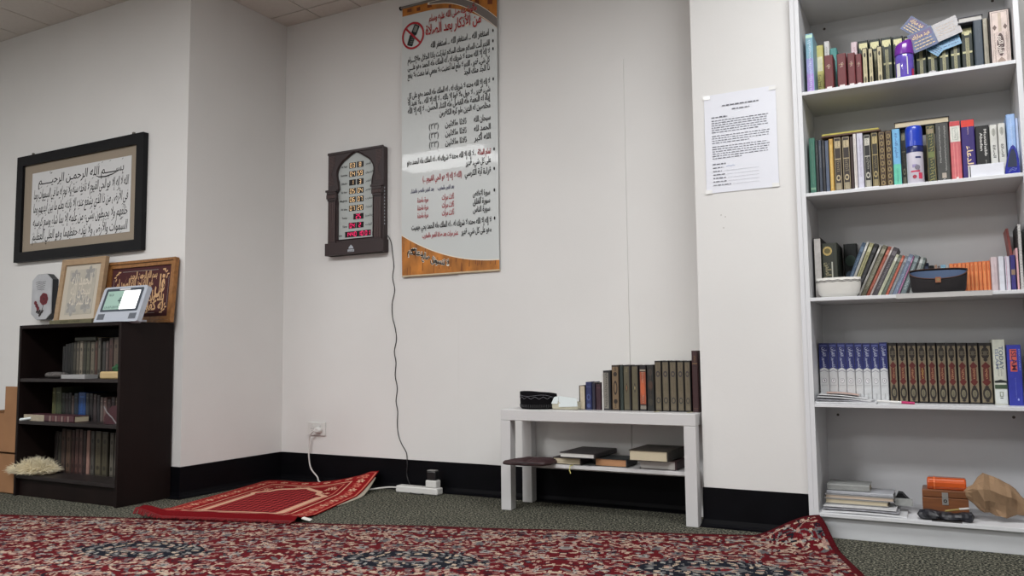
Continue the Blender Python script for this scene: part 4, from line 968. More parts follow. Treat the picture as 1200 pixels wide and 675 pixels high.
b.disc((k*.25, -k*.99, zc*.42), (1, 0, 0), (0, 0, 1), .009, .009, cm((120, 116, 130))); b.disc((-k*.1, -k*1.0, zc*.18), (1, 0, 0), (0, 0, 1), .007, .007, cm((160, 50, 70)))
b.build('can_body', t)
b = MB(); b.lathe([(k*1.0, zc*.985), (k*1.0, zt_*.90), (k*.97, zt_*.97), (k*.85, zt_), (0.001, zt_)], M_blue, n=32); b.build('cap', t)
# white paper block and blue pointed-arch gadget
pA = at(930+915/4.444, 200, 3.295); pB = at(930+1096/4.444, 200, 3.295); zt_ = at(930+1000/4.444, 110+365/4.444, 3.285).z-Z2s
t = thing('paper_block', 'block of white paper slips before the black book on the second white shelf', 'paper', ((pA.x+pB.x)/2, 3.305, Z2s+.0001))
b = MB(); w_ = (pB.x-pA.x)/2; b.box(-w_+.004, w_, -.022, .020, 0, zt_, mat('white_slips', (222, 224, 232), rough=.6, bump=.4, bscale=200, stretch=(1, 1, 8))); b.build('slips', t)
b = MB(); b.box(-w_-.003, -w_+.0035, -.020, .018, 0, zt_*.96, mat('slip_sleeve', (206, 206, 206))); b.box(-w_+.0015, -w_+.0039, -.0225, -.0195, zt_*.1, zt_*.9, M_blk); b.build('sleeve', t)
M_bp = mat('blue_plastic', (22, 32, 140), rough=.22, coat=.5); M_bg = mat('blue_grey_window', (42, 50, 74), rough=.3)
pA = at(930+1098/4.444, 200, 3.30); pB = at(930+1178/4.444, 200, 3.30); zt_ = at(930+1150/4.444, 110+268/4.444, 3.30).z-Z2s; w_ = pB.x-pA.x
t = thing('blue_case', 'glossy dark blue pointed plastic case at the right end of the second white shelf', 'case', ((pA.x+pB.x)/2, 3.30, Z2s+.0001))
out = [(-.5, 0), (.5, 0), (.48, .45), (.42, .72), (.28, .92), (.14, 1), (0, .95), (-.16, .80), (-.30, .55), (-.42, .3)]
b = MB(); b.prism([(x*w_, z*zt_) for x, z in out], -.012, .016, M_bp); b.build('shell', t, bevel=.004)
b = MB(); b.poly([((x*.62+.02)*w_, -.0124, (z*.62+.25)*zt_) for x, z in out], M_bg); b.strip([(-.25*w_, .08*zt_), (0, .16*zt_), (.2*w_, .12*zt_), (.3*w_, .2*zt_)], .0022, cm((110, 124, 190)), o=(0, -.0126, 0)); b.strip([(-.2*w_, .14*zt_), (.05*w_, .22*zt_), (.3*w_, .17*zt_)], .0016, cm((110, 124, 190)), o=(0, -.0126, 0)); b.build('window', t)
pA = at(930+135/4.444, 220, 3.30)
b = MB(); b.box(-.02, .02, -.012, .012, 0, .004, cm((90, 92, 92))); o = b.build('small_clip', None, bevel=.0015, loc=(pA.x+.004, 3.296, Z2s+.0001)); tag(o, 'small flat grey clip on the front edge of the second white shelf', 'clip')
b = MB(); b.box(-.055, .03, -.03, .02, 0, .0022, M_sheet); o = b.build('folded_paper', None, loc=(at(930+400/4.444, 215, 3.30).x, 3.303, Z2s+.0001)); tag(o, 'folded white paper lying on the second white shelf before the brown volumes', 'paper')

# --- third row
r3 = (930, 240, 4.444); Ya = 3.34
px_book(r3, 103, 144, 172, Ya+.03, Z3s, (30, 30, 30), [('r', .14, .96, .01, .985, (206, 202, 198))], 'tall book with a plain white spine at the left end of the third white shelf', d=.19)
px_book(r3, 148, 230, 200, Ya+.03, Z3s, (44, 48, 38), [('e', .36, .86, .30, .085, M_gold), ('e', .36, .86, .2, .05, (96, 88, 50)), ('v', 'رياض الصالحين', .36, .45, .40, .5, (150, 142, 110)), ('r', .60, .68, .10, .66, (176, 176, 164)), ('r', .74, .78, .0, 1, (34, 36, 30))], 'thick dark green-grey book with a gold crest, behind the white woven bowl', d=.19)
# leaning booklets
pk = at(930+297/4.444, 240+285/4.444, 3.44)
lean = [  # bottom u, width u, length m, tilt, colour, name
 (262, 16, 0.225, 0.38, (60, 84, 110), 'blue-grey'), (279, 10, 0.228, 0.38, (206, 206, 200), 'white-edged'), (291, 17, 0.222, 0.39, (172, 168, 126), 'pale olive'),
 (310, 16, 0.218, 0.40, (28, 28, 32), 'black and white'), (329, 9, 0.214, 0.42, (196, 192, 186), 'off-white'), (342, 18, 0.212, 0.43, (120, 116, 96), 'khaki'), (362, 13, 0.208, 0.44, (168, 84, 62), 'brick red'),
 (378, 8, 0.206, 0.44, (206, 190, 186), 'pale pink'), (388, 20, 0.200, 0.44, (74, 68, 74), 'dark mauve'), (410, 12, 0.172, 0.44, (212, 214, 186), 'cream and green'), (425, 15, 0.168, 0.43, (96, 106, 92), 'grey-green'),
 (442, 11, 0.165, 0.42, (186, 92, 70), 'terracotta'), (456, 13, 0.162, 0.42, (132, 136, 142), 'mid grey'), (472, 17, 0.165, 0.41, (120, 134, 158), 'dusty blue'), (492, 8, 0.158, 0.39, (170, 110, 150), 'mauve-pink'), (503, 22, 0.158, 0.37, (124, 140, 144), 'grey-teal'),
 (528, 10, 0.152, 0.35, (36, 38, 42), 'black'), (541, 13, 0.150, 0.33, (176, 180, 178), 'light grey'), (557, 12, 0.146, 0.31, (96, 108, 104), 'sage')]
X = at(930+300/4.444, 345, Ya).x
rg = random.Random(4)
xcur = at(930+240/4.444, 344, Ya).x
for i, (u, w_, L, th, c, nm) in enumerate(lean):
    w = w_*.00089
    xcur += w/math.cos(th)+.0004
    c2 = tuple(min(255, v+60) for v in c)
    L2 = L/1.03; c = tuple(int(v*.84) for v in c); c2 = tuple(int(v*.8) for v in c2)
    up_book(xcur-w, xcur, Ya+.036+rg.uniform(-.003, .006), Z3s+.0002, L2*1.03, c, [('r', .1, .9, .84, .93, c2), ('s', .5, .15, .78, .25, tuple(max(0, v-60) if sum(c) > 380 else min(255, v+80) for v in c))],
            'thin '+nm+' booklet, '+ORD[i]+' in the leaning row beside the woven bowl', group='booklets leaning to the right on the third white shelf', lean=th, d=.135, thin=True)
xe = xcur
# picture-covered book standing behind the leaning row
px_book(r3, 262, 332, 203, 3.525, Z3s, (26, 32, 32), [('e', .5, .7, .4, .1, (70, 96, 84)), ('e', .4, .4, .3, .12, (90, 110, 130))], 'dark pictorial book standing behind the leaning booklets', d=.06)
# wire-bound pads at the end of the leaning row
M_wire = mat('wire', (190, 190, 190), rough=.3, metal=.8)
def pad(x0, w, Y, z, h, cov, label, group=None, lean=0., pg=None, d=.12, nw=16):
    t = thing('notebook', label, 'notebook', (x0+w, Y, z+.0004), 0, group, ry=lean)
    b = MB(); b.box(-w, -w+.0012, .004, d, 0, h, cov); b.box(-.0012, 0, .004, d, 0, h, cov); b.build('cover', t)
    b = MB(); b.box(-w+.0014, -.0014, .005, d-.002, .001, h-.001, pg or M_pgw); b.build('pages', t)
    b = MB()
    for k in range(nw):
        zz = h*(k+.5)/nw; b.tube([(-w/2+(w/2+.001)*math.cos(a), .004-.006*math.sin(a) if math.sin(a) > 0 else .006, zz) for a in [PI*j/8 for j in range(9)]], .0009, M_wire, 5)
    b.build('wire_binding', t)
pad(xe+.003, .009, Ya+.048, Z3s, .118, cm((170, 176, 172)), 'small wire-bound notebook with a light cover at the end of the leaning booklets', lean=.16)
pad(xe+.016, .009, Ya+.048, Z3s, .118, cm((40, 44, 46)), 'small wire-bound notebook with a dark cover left of the black pouch', lean=.08)
px_book(r3, 664, 676, 290, 3.47, Z3s, (206, 206, 204), [], 'thin white booklet behind the black pouch', d=.1, thin=True)
for u0, u1, vt, c, nm in ((678, 708, 303, (30, 44, 74), 'small navy book'), (710, 736, 316, (26, 28, 30), 'small black book'), (738, 752, 312, (170, 140, 120), 'small tan book'), (754, 768, 318, (120, 110, 110), 'small grey-brown book'), (770, 797, 312, (132, 180, 206), 'small sky blue book'), (799, 812, 318, (190, 190, 186), 'small off-white book')):
    px_book(r3, u0, u1, vt, 3.47, Z3s, c, [('r', .2, .8, .8, .9, tuple(min(255, v+70) for v in c))], nm+' whose top shows behind the black pouch', d=.1, thin=True)
N_or = 10
for i in range(N_or):
    u0 = 815+i*21.3; px_book(r3, u0, u0+20.6, 306-i*1.6, Ya+.06, Z3s, (204, 108, 62) if i % 2 else (214, 122, 70), [('r', .35, .6, .03, .95, (222, 146, 92)), ('s', .5, .7, .9, .2, (150, 60, 34))], 'thin orange volume, '+ORD[i]+' of ten beside the black pouch', group='orange volumes on the third white shelf', d=.13, thin=True)
px_book(r3, 1029, 1066, 272, Ya+.04, Z3s, (196, 180, 182), [('s', .5, .3, .8, .1, (170, 150, 156))], 'pale rose-grey book right of the orange volumes', d=.14)
px_book(r3, 1070, 1101, 268, Ya, Z3s, (206, 208, 216), [('r', .85, .95, 0, 1, (150, 150, 160))], 'white book, left one of two beside the violet-blue book on the third white shelf', d=.15)
px_book(r3, 1103, 1129, 268, Ya, Z3s, (198, 194, 206), [('r', .2, .3, 0, 1, (160, 110, 130))], 'white book with a faint pink stripe beside the violet-blue book', d=.15)
px_book(r3, 1131, 1158, 262, Ya, Z3s, (52, 46, 110), [('r', .1, .9, .45, .60, (140, 116, 96)), ('s', .5, .1, .4, .2, (96, 90, 160))], 'narrow violet-blue book with a tan band near the right end of the third white shelf', d=.15)
px_book(r3, 1160, 1172, 225, Ya, Z3s, (206, 160, 164), [], 'thin pink book left of the large wire-bound notebook', d=.15, thin=True)
p = at(930+1178/4.444, 300, Ya); hh = at(1195, 240+100/4.444, Ya).z-Z3s
pad(p.x-.003, .012, Ya, Z3s, hh, cm((34, 34, 38)), 'large wire-bound notebook with a black cover at the right end of the third white shelf', nw=24, d=.2)
p = at(1187, 275, 3.40); t = thing('folder', 'dull red folder leaning left behind the large wire-bound notebook', 'folder', (at(1192, 320, 3.44).x, 3.45, Z3s+.0035), 0, ry=-.10)
b = MB(); b.box(-.004, .004, 0, .13, 0, .235, cm((146, 74, 70))); b.build('folder_cover', t)
# white woven bowl
M_wov = mat('woven_white', (214, 212, 206), rough=.8, bump=1., bscale=420); M_wvd = mat('woven_dark', (110, 108, 106), rough=.8)
pA = at(930+118/4.444, 330, 3.325); pB = at(930+352/4.444, 330, 3.325); zt_ = at(930+235/4.444, 240+378/4.444, 3.30).z-Z3s; R = (pB.x-pA.x)/2
t = thing('woven_bowl', 'white woven bowl with a dark rim line at the left of the third white shelf', 'bowl', ((pA.x+pB.x)/2, 3.325, Z3s+.0001))
b = MB(); pr = [(.60, 0), (.78, .004), (.91, zt_*.22), (.97, zt_*.5), (1., zt_*.8), (.99, zt_)]
b.lathe([(R*r, z) for r, z in pr]+[(R*.95, zt_*.98), (R*.90, zt_*.5), (R*.6, .006), (.001, .005)], M_wov, sy=.46, n=48); b.build('bowl', t)
b = MB()
for f in (.80, .86): b.tube([(R*1.004*math.cos(2*PI*i/60), R*.464*math.sin(2*PI*i/60), zt_*f+.0016*math.sin(i*PI/2)) for i in range(61)], .0012, M_wvd, 5)
b.build('rim_line', t)
# black pouch with blue lining
M_fel = mat('black_felt', (28, 24, 26), rough=.85, bump=.5, bscale=300); M_lin = mat('blue_lining', (74, 92, 122), rough=.7, bump=.3, bscale=150)
pA = at(930+603/4.444, 330, 3.325); pB = at(930+908/4.444, 330, 3.325); R = (pB.x-pA.x)/2
zb_ = at(930+755/4.444, 240+332/4.444, 3.34).z-Z3s; zf_ = at(930+755/4.444, 240+388/4.444, 3.28).z-Z3s
t = thing('pouch', 'open black felt pouch with a light blue lining on the third white shelf', 'pouch', ((pA.x+pB.x)/2, 3.328, Z3s+.0028))
def rimz(a): s_ = math.sin(a); c_ = abs(math.cos(a)); base = zb_*.93-.004*c_; return base+(zb_-base)*max(0, s_)-(base-zf_)*max(0, -s_)**.8
b = MB(); RR = []
for f, rr in ((0, .86), (.12, .93), (.5, .97), (.85, 1.0), (1.0, 1.0)): RR.append([(R*rr*math.cos(2*PI*i/48), .047*rr*math.sin(2*PI*i/48), rimz(2*PI*i/48)*f) for i in range(48)])
RR.append([(R*.975*math.cos(2*PI*i/48), .043*math.sin(2*PI*i/48), rimz(2*PI*i/48)) for i in range(48)])
b.rings(RR, M_fel, True, False); b.build('felt_shell', t)
b = MB(); RR = [[(R*rr*math.cos(2*PI*i/48), .0428*rr*math.sin(2*PI*i/48), max(.002, rimz(2*PI*i/48)*f)) for i in range(48)] for f, rr in ((.93, .97), (.5, .94), (.06, .88), (.03, .02))]
b.rings(RR, M_lin, False, False); b.build('lining', t)
b = MB(); b.tube([(R*1.002*math.cos(2*PI*i/60), .0475*math.sin(2*PI*i/60), rimz(2*PI*i/60)-.0) for i in range(61)], .0018, mat('brown_piping', (84, 56, 46), rough=.7), 6); b.build('piping', t)
b = MB(); b.box(-.009, .009, -.0500, -.0478, zf_-.014, zf_+.006, mat('brown_badge', (150, 96, 66), rough=.6)); b.disc((0, -.0503, zf_-.004), (1, 0, 0), (0, 0, 1), .005, .005, M_gold2); b.build('badge', t)
# clear plastic shelf liner hanging over the third white shelf edge
M_li = mat('shelf_liner', (190, 188, 186), rough=.3)
p0 = at(1050, 345, 3.266); p1 = at(1163, 342, 3.266)
b = MB(); b.box(p0.x, p1.x, 3.266, 3.2692, Z3s-.0160, Z3s+.0022, M_li); b.box(p0.x, p1.x, 3.266, 3.284, Z3s+.0003, Z3s+.0024, M_li); o = b.build('shelf_liner', bevel=.0005)
tag(o, 'translucent grey shelf liner folded over the front edge of the third white shelf', 'liner')

# --- fourth row
r4 = (930, 370, 4.444); Yc = 3.40
E8 = [133, 182, 228, 272, 318, 360, 403, 447, 490]
for i in range(8):
    px_book(r4, E8[i], E8[i+1]-1, 143 if i < 7 else 139, Yc, Z4s, (200, 202, 204), [('r', 0, 1, .55, 1., (32, 40, 104)), ('v', 'تفسير القرآن', .56, .76, .34, .5, (190, 196, 216)), ('r', .1, .9, .945, .97, (90, 100, 160)), ('d', .5, .55, .5, .035, (200, 202, 204)), ('d', .5, .51, .5, .035, (130, 134, 146)), ('d', .5, .498, .5, .035, (200, 202, 204)),
        ('e', .5, .36, .28, .045, (150, 152, 158)), ('e', .5, .36, .22, .036, (216, 216, 218)), ('t', '١٢٣٤٥٦٧٨'[i], .345, .18, .05, (70, 70, 80)), ('r', .15, .85, .28, .285, (140, 140, 146)), ('s', .5, .06, .14, .1, (120, 120, 124))],
        'blue and white volume, '+ORD[i]+' of eight on the fourth white shelf', group='blue and white set on the fourth white shelf', d=.17, pages=M_pgw)
E10 = [493, 541, 591, 643, 694, 745, 797, 850, 905, 965, 1034]
for i in range(10):
    M1 = (124, 112, 90); Dk = (38, 32, 28)
    px_book(r4, E10[i], E10[i+1]-1, 141, Yc, Z4s, (28, 24, 24), [('r', .10, .90, .03, .95, M1), ('e', .5, .83, .33, .10, Dk), ('f', .22, .78, .80, .86, .03, M1), ('e', .5, .83, .16, .04, (84, 78, 66)), ('d', .5, .94, .16, .03, Dk), ('d', .5, .72, .2, .03, Dk),
        ('d', .5, .62, .36, .07, (88, 28, 24)), ('d', .5, .36, .36, .07, (88, 28, 24)), ('r', .26, .74, .40, .58, (84, 34, 26)), ('s', .5, .41, .57, .13, (186, 140, 104) if i != 3 else (214, 176, 92)), ('e', .5, .17, .34, .11, Dk), ('e', .5, .17, .2, .06, (110, 104, 84)), ('s', .5, .13, .2, .1, (60, 54, 44)), ('d', .5, .28, .2, .03, Dk), ('d', .5, .055, .2, .02, Dk)],
        'tan volume with red centre panel, '+ORD[i]+' of ten on the fourth white shelf', group='tan set with red panels on the fourth white shelf', d=.17)
px_book(r4, 1037, 1105, 124, Yc-.03, Z4s, (196, 198, 184), [('v', 'ISLAM', .30, .70, .30, .36, (120, 130, 150)), ('v', 'TODAY', .62, .72, .36, .44, (90, 104, 120)), ('s', .35, .44, .55, .05, (60, 60, 60)), ('s', .6, .44, .55, .05, (60, 60, 60)), ('r', .03, .97, .34, .37, (34, 38, 36)), ('d', .5, .37, .4, .018, (34, 38, 36)), ('r', .03, .97, .25, .31, (60, 78, 58)), ('r', .03, .97, .02, .24, (204, 208, 204)), ('f', .38, .66, .13, .20, .05, (90, 100, 60)), ('r', .4, .64, .10, .115, (70, 70, 70))], 'tall off-white book with a dark green band right of the tan set', d=.18)
px_book(r4, 1112, 1188, 152, Yc-.05, Z4s, (44, 52, 150), [('r', .20, .68, .56, .93, (196, 88, 76)), ('r', .20, .68, .73, .745, (44, 52, 150)), ('v', 'ISLAM', .46, .75, .34, .50, (84, 40, 70)), ('v', 'DISCOVERY', .86, .75, .36, .16, (120, 130, 200)), ('s', .5, .12, .46, .04, (120, 130, 206)), ('e', .64, .10, .06, .02, (150, 160, 220))], 'bright blue book with a red title block on the right of the fourth white shelf', d=.19, lean=0)
# leaflets heaped at the left
def sheet(name, label, cx, cy, z, w_, d_, th, m, rz=0., tilt=0., roll=0., group=None, curlz=.004, cat='paper'):
    t = thing(name, label, cat, (cx, cy, z), rz, group, ry=tilt, rx=roll)
    b = MB(); n = 10
    rr = [[(w_*(i/n-.5), -d_/2, curlz*math.sin(PI*i/n)), (w_*(i/n-.5), d_/2, curlz*math.sin(PI*i/n)), (w_*(i/n-.5), d_/2, th+curlz*math.sin(PI*i/n)), (w_*(i/n-.5), -d_/2, th+curlz*math.sin(PI*i/n))] for i in range(n+1)]
    b.rings(rr, m, smooth=False); b.build('leaves', t); return t
x_ = at(990, 468, 3.33).x
mw1 = mat('magazine_white', (206, 207, 209), rough=.4, var=.1, vscale=40); mw2 = mat('magazine_grey', (150, 150, 156), rough=.4, var=.3, vscale=50); mw3 = mat('leaflet_peach', (190, 160, 148), rough=.5, var=.1)
sheet('magazine', 'white magazine lowest in the heap before the blue and white set', x_+.000, 3.335, Z4s+.0004, .225, .11, .006, mw1, 0, group='heaped magazines on the fourth white shelf', curlz=.001)
sheet('magazine', 'grey printed magazine second from the bottom of the heap before the blue and white set', x_+.002, 3.337, Z4s+.0078, .200, .105, .004, mw2, .02, .03, group='heaped magazines on the fourth white shelf', curlz=.002)
sheet('magazine', 'white folded leaflet in the middle of the heap before the blue and white set', x_+.002, 3.34, Z4s+.0155, .190, .10, .004, mw1, -.05, .075, group='heaped magazines on the fourth white shelf', curlz=.003)
sheet('magazine', 'grey and white newsletter near the top of the heap before the blue and white set', x_-.006, 3.345, Z4s+.0235, .170, .095, .003, mw1, .06, .09, group='heaped magazines on the fourth white shelf', curlz=.004)
sheet('leaflet', 'peach-coloured leaflet topmost on the heap before the blue and white set', x_-.008, 3.35, Z4s+.0335, .115, .08, .0022, mw3, .1, .075, group='heaped magazines on the fourth white shelf', curlz=.003)
t = thing('pen', 'magenta and white pen lying beside the magazine heap on the fourth white shelf', 'pen', (at(1049, 468, 3.315).x, 3.318, Z4s+.0075), .12, ry=.05)
b = MB(); b.tube([(-.062, 0, 0), (.02, 0, 0)], .0045, M_pl, 10); b.build('barrel', t); b = MB(); b.tube([(.02, 0, 0), (.052, 0, 0), (.064, 0, 0)], .0047, cm((176, 28, 92)), 10); b.build('cap', t)

# --- bottom row
r5 = (930, 530, 4.444)
def fx(u, Y, v=600): return at(930+u/4.444, v, Y).x
ax0, ax1 = fx(150, 3.30), fx(590, 3.30)
sheet('magazine', 'white magazine at the very bottom of the pile on the lowest white shelf', (ax0+ax1)/2, 3.365, Z5s+.0004, ax1-ax0, .15, .006, mw1, 0, group='magazines under the books on the lowest white shelf', curlz=.003)
sheet('magazine', 'grey-edged magazine second from the bottom of the pile on the lowest white shelf', (ax0+ax1)/2-.010, 3.370, Z5s+.0115, ax1-ax0-.03, .15, .005, mw2, .02, group='magazines under the books on the lowest white shelf', curlz=.002)
sheet('magazine', 'off-white magazine directly under the cream-paged books on the lowest white shelf', (ax0+ax1)/2-.014, 3.372, Z5s+.0205, ax1-ax0-.04, .15, .004, mw1, -.01, group='magazines under the books on the lowest white shelf', curlz=.001)
z = Z5s+.0275
a0, a1 = fx(165, 3.33), fx(495, 3.33)
flat_book((a0+a1)/2, 3.395, z, a1-a0, .12, .018, (148, 146, 142), 'cream-paged book lowest of the lying books on the lowest white shelf', facing='pages', group='lying books on the lowest white shelf'); z += .019
a0, a1 = fx(165, 3.33), fx(525, 3.33)
flat_book((a0+a1)/2, 3.397, z, a1-a0, .12, .014, (150, 150, 150), 'wide grey-covered book with pinkish cream pages in the pile on the lowest white shelf', facing='pages', pages=mat('pink_pages', (200, 182, 164), rough=.85), group='lying books on the lowest white shelf'); z += .0148
flat_book((a0+a1)/2+.003, 3.405, z, a1-a0-.008, .12, .012, (168, 170, 176), 'wide pale grey book second from the top of the pile on the lowest white shelf', rz=-.02, group='lying books on the lowest white shelf'); z += .0128
a0, a1 = fx(178, 3.34), fx(400, 3.34)
flat_book((a0+a1)/2, 3.41, z, a1-a0, .115, .024, (142, 144, 142), 'small thick grey book topmost of the pile on the lowest white shelf', group='lying books on the lowest white shelf')
M_db = mat('dark_bag', (30, 31, 38), rough=.45, var=.4, vscale=30, bump=.5, bscale=60)
p = at(930+560/4.444, 530+235/4.444, 3.40)
t = thing('black_wedge', 'small black doorstop-shaped wedge behind the magazines on the lowest white shelf', 'wedge', (p.x, 3.42, Z5s+.0285+.006))
b = MB(); b.prism([(-.028, 0), (.030, 0), (.030, .008), (.004, .036), (-.010, .038)], -.02, .03, M_blk); b.build('wedge_body', t, bevel=.002)
b = MB(); b.prism([(-.02, 0), (.038, 0), (.038, .024), (-.02, .024)], -.040, -.021, cm((150, 152, 150))); o = b.build('grey_box', None, bevel=.0015, loc=(p.x, 3.42, Z5s+.0285+.0008)); tag(o, 'small grey carton in front of the black wedge on the lowest white shelf', 'box')
# wooden box
M_wd = mat('box_wood', (116, 70, 40), rough=.4, var=.25, vscale=20, stretch=(.3, 1, 4), coat=.3); M_wl = mat('box_wood_light', (150, 104, 72), rough=.4)
a0, a1 = fx(674, 3.35), fx(915, 3.35); zb_ = Z5s+.0001; zt_ = at(1105, 530+198/4.444, 3.35).z
t = thing('wooden_box', 'varnished wooden box with a metal clasp on the lowest white shelf', 'box', ((a0+a1)/2, 3.35, zb_))
w_ = (a1-a0)/2; h_ = zt_-zb_
b = MB(); b.box(-w_, w_, 0, .11, 0, h_*.72, M_wd); b.build('box_body', t, bevel=.002)
b = MB(); b.box(-w_, w_, 0, .11, h_*.735, h_, M_wd); b.build('lid', t, bevel=.003); 
b = MB(); b.box(-.010, .010, -.0022, .0, h_*.48, h_*.92, M_wire); b.disc((0, -.0026, h_*.62), (1, 0, 0), (0, 0, 1), .006, .006, M_blk); b.disc((0, -.003, h_*.62), (1, 0, 0), (0, 0, 1), .003, .003, M_wire); b.build('clasp', t)
a0, a1 = fx(695, 3.37, 570), fx(900, 3.37, 570); w_ = (a1-a0)/2
M_oc = mat('orange_case', (196, 84, 34), rough=.22, coat=.5, var=.12, vscale=14)
t = thing('orange_case', 'shiny orange rounded case lying on the wooden box', 'case', ((a0+a1)/2, 3.393, zt_+.0003)); hh = at(1108, 530+135/4.444, 3.37).z-zt_
b = MB(); RR = []
prof = [(-.028, .0), (-.033, .25), (-.034, .6), (-.028, .88), (-.014, 1.), (.014, 1.), (.028, .88), (.034, .6), (.033, .25), (.028, 0)]
for x, s_ in ((-w_, .9), (-w_+.004, 1), (w_-.004, 1), (w_, .9)): RR.append([(x, y*s_, z*hh*(s_ if z > .5 else 1)) for y, z in prof])
b.rings(RR, M_oc, smooth=False); b.build('case_body', t, bevel=.003, recalc=True)
b = MB(); x = -w_+.022; b.rings([[(x+dx, y*1.015, z*hh*1.01) for y, z in prof] for dx in (0, .004)], cm((226, 120, 66)), smooth=False); b.build('edge_band', t)
# dark bag with odds in front
def blob(name, label, outline, cx, cz, Y, dep, m, cat, amp=.006, fr=30, zmin=None, nx=44, nl=40, group=None, part='body'):
    """soft crumpled body whose front outline (x, z) is given in metres about (cx, cz), built slice by slice along x"""
    t = thing(name, label, cat, (cx, Y, cz), 0, group); b = MB(); RR = []
    x0 = min(p[0] for p in outline); x1 = max(p[0] for p in outline); hmax = max(p[1] for p in outline)
    def span(x):
        zs = []
        for i in range(len(outline)):
            (ax, az), (bx, bz) = outline[i], outline[(i+1) % len(outline)]
            if (ax-x)*(bx-x) <= 0 and abs(ax-bx) > 1e-9: zs.append(az+(bz-az)*(x-ax)/(bx-ax))
        return (min(zs), max(zs)) if zs else (0, .001)
    for k in range(nx+1):
        x = x0+(x1-x0)*min(.999, max(.001, k/nx)); lo, hi = span(x); zc = (lo+hi)/2; hz = (hi-lo)/2; dy = dep*min(1, (hz*2/hmax)**.55)
        ring = []
        for j in range(nl):
            a = 2*PI*j/nl; cy_, cz_ = math.cos(a), math.sin(a)
            y = dy*math.copysign(abs(cy_)**.8, cy_); z = zc+hz*math.copysign(abs(cz_)**.8, cz_)
            q = Vector((x*fr, y*fr*.8, z*fr*.55)); rd = 1-abs(2.2*noise.noise(q)); r2_ = 1-abs(2*noise.noise(q*2.3+Vector((7, 3, 1))))
            dsp = amp*(rd*1.0+r2_*.35-.9)
            z2 = z+dsp*.35*cz_
            ring.append((x+amp*.5*noise.noise(q*1.3), y+dsp*(1.6 if cy_ < 0 else .6)*-1*(1 if cy_ < 0 else -1), max(z2, zmin) if zmin is not None else z2))
        RR.append(ring)
    b.rings(RR, m, smooth=False); b.build(part, t, recalc=True); return t
c = at(1107, 600, 3.315)
ou = [(-.080, .0), (-.090, .014), (-.084, .030), (-.055, .037), (-.015, .029), (.03, .027), (.065, .034), (.086, .033), (.094, .018), (.086, .0), (.03, .0), (-.03, .0)]
blob('dark_bag', 'flattened black plastic bag in front of the wooden box on the lowest white shelf', ou, c.x, Z5s+.001, 3.312, .030, M_db, 'bag', .006, 30, 0, nx=18, nl=12)
t = thing('key_tool', 'small metal tool with a yellow handle lying on the black bag', 'tool', (c.x+.035, 3.300, Z5s+.040), .3, ry=-.1)
b = MB(); b.tube([(-.035, 0, 0), (.012, 0, .002)], .0035, cm((150, 130, 70)), 8); b.build('handle', t); b = MB(); b.box(.012, .044, -.004, .004, .0, .006, M_lab); b.build('blade', t, bevel=.001)
b = MB(); b.box(-.075, .02, -.018, .018, 0, .0016, mat('dark_card', (70, 68, 68), rough=.5)); o = b.build('dark_leaflet', None, loc=(at(1120, 612, 3.29).x, 3.292, Z5s+.0002)); tag(o, 'dark grey leaflet under the front of the black bag', 'paper')
# brown paper bag
M_bag = mat('kraft_paper', (146, 118, 90), rough=.85, var=.08, vscale=14, bump=.4, bscale=60)
pts_ = [(1131, 573), (1128, 578), (1137, 588), (1146, 596), (1153, 603), (1163, 601), (1170, 606), (1180, 608), (1192, 606), (1206, 604), (1212, 596), (1207, 590), (1196, 580), (1187, 569), (1180, 566), (1165, 559), (1153, 555), (1150, 554), (1148, 558), (1143, 559), (1145, 563), (1139, 569)]
c = at(1165, 606, 3.36); ou = [((at(x, y, 3.36)-c).x, max(0, at(x, y, 3.36).z-Z5s)) for x, y in pts_]
t = blob('paper_bag', 'crumpled brown paper bag on the right end of the lowest white shelf', ou, c.x, Z5s+.0005, 3.368, .050, M_bag, 'paper bag', .011, 20, 0, nx=13, nl=15, part='bag_body')
# ------------------------------------------------------------ on the low table
TZ = .4501
zt0 = (570, 400, 2.933); Yt = 3.345
M_kf = mat('kufi_black', (15, 14, 17), rough=.9, spec=.1, bump=.5, bscale=260); M_th = mat('silver_thread', (150, 150, 158), rough=.5, metal=.3)
pA = at(611, 470, 3.35); pB = at(651, 470, 3.35); R = (pB.x-pA.x)/2
t = thing('kufi_hat', 'black round cap with silver zigzag stitching at the left end of the low table', 'hat', ((pA.x+pB.x)/2, 3.35, TZ))
def kz(a): return .074-.004*math.cos(a)-.003*math.sin(2*a)-.005*math.sin(a)
b = MB(); N = 56
b.rings([[(R*r*(1+.012*math.sin(3*2*PI*i/N))*math.cos(2*PI*i/N), R*r*.86*math.sin(2*PI*i/N), kz(2*PI*i/N)*f) for i in range(N)] for r, f in ((.90, 0), (.97, .08), (.985, .4), (1.0, .8), (1.0, 1.0), (.96, 1.0), (.93, .7), (.90, .12), (.05, .10))], M_kf, True, True); b.build('cap_body', t)
b = MB()
b.tube([(R*1.003*math.cos(2*PI*i/112), R*.864*math.sin(2*PI*i/112), .050+.005*abs((i % 8)-4)/2-.004) for i in range(113)], .0007, M_th, 4)
for f in (.78,): b.tube([(R*1.004*math.cos(2*PI*i/80), R*.866*math.sin(2*PI*i/80), kz(2*PI*i/80)*f+.003*math.sin(i*.3)) for i in range(81)], .0006, M_th, 4)
for k in range(70):
    a = 2*PI*k/70; b.tube([(R*.992*math.cos(a), R*.855*math.sin(a), .008), (R*.998*math.cos(a), R*.86*math.sin(a), .021)], .0007, mat('grey_thread', (96, 96, 98)), 4)
b.build('stitching', t)
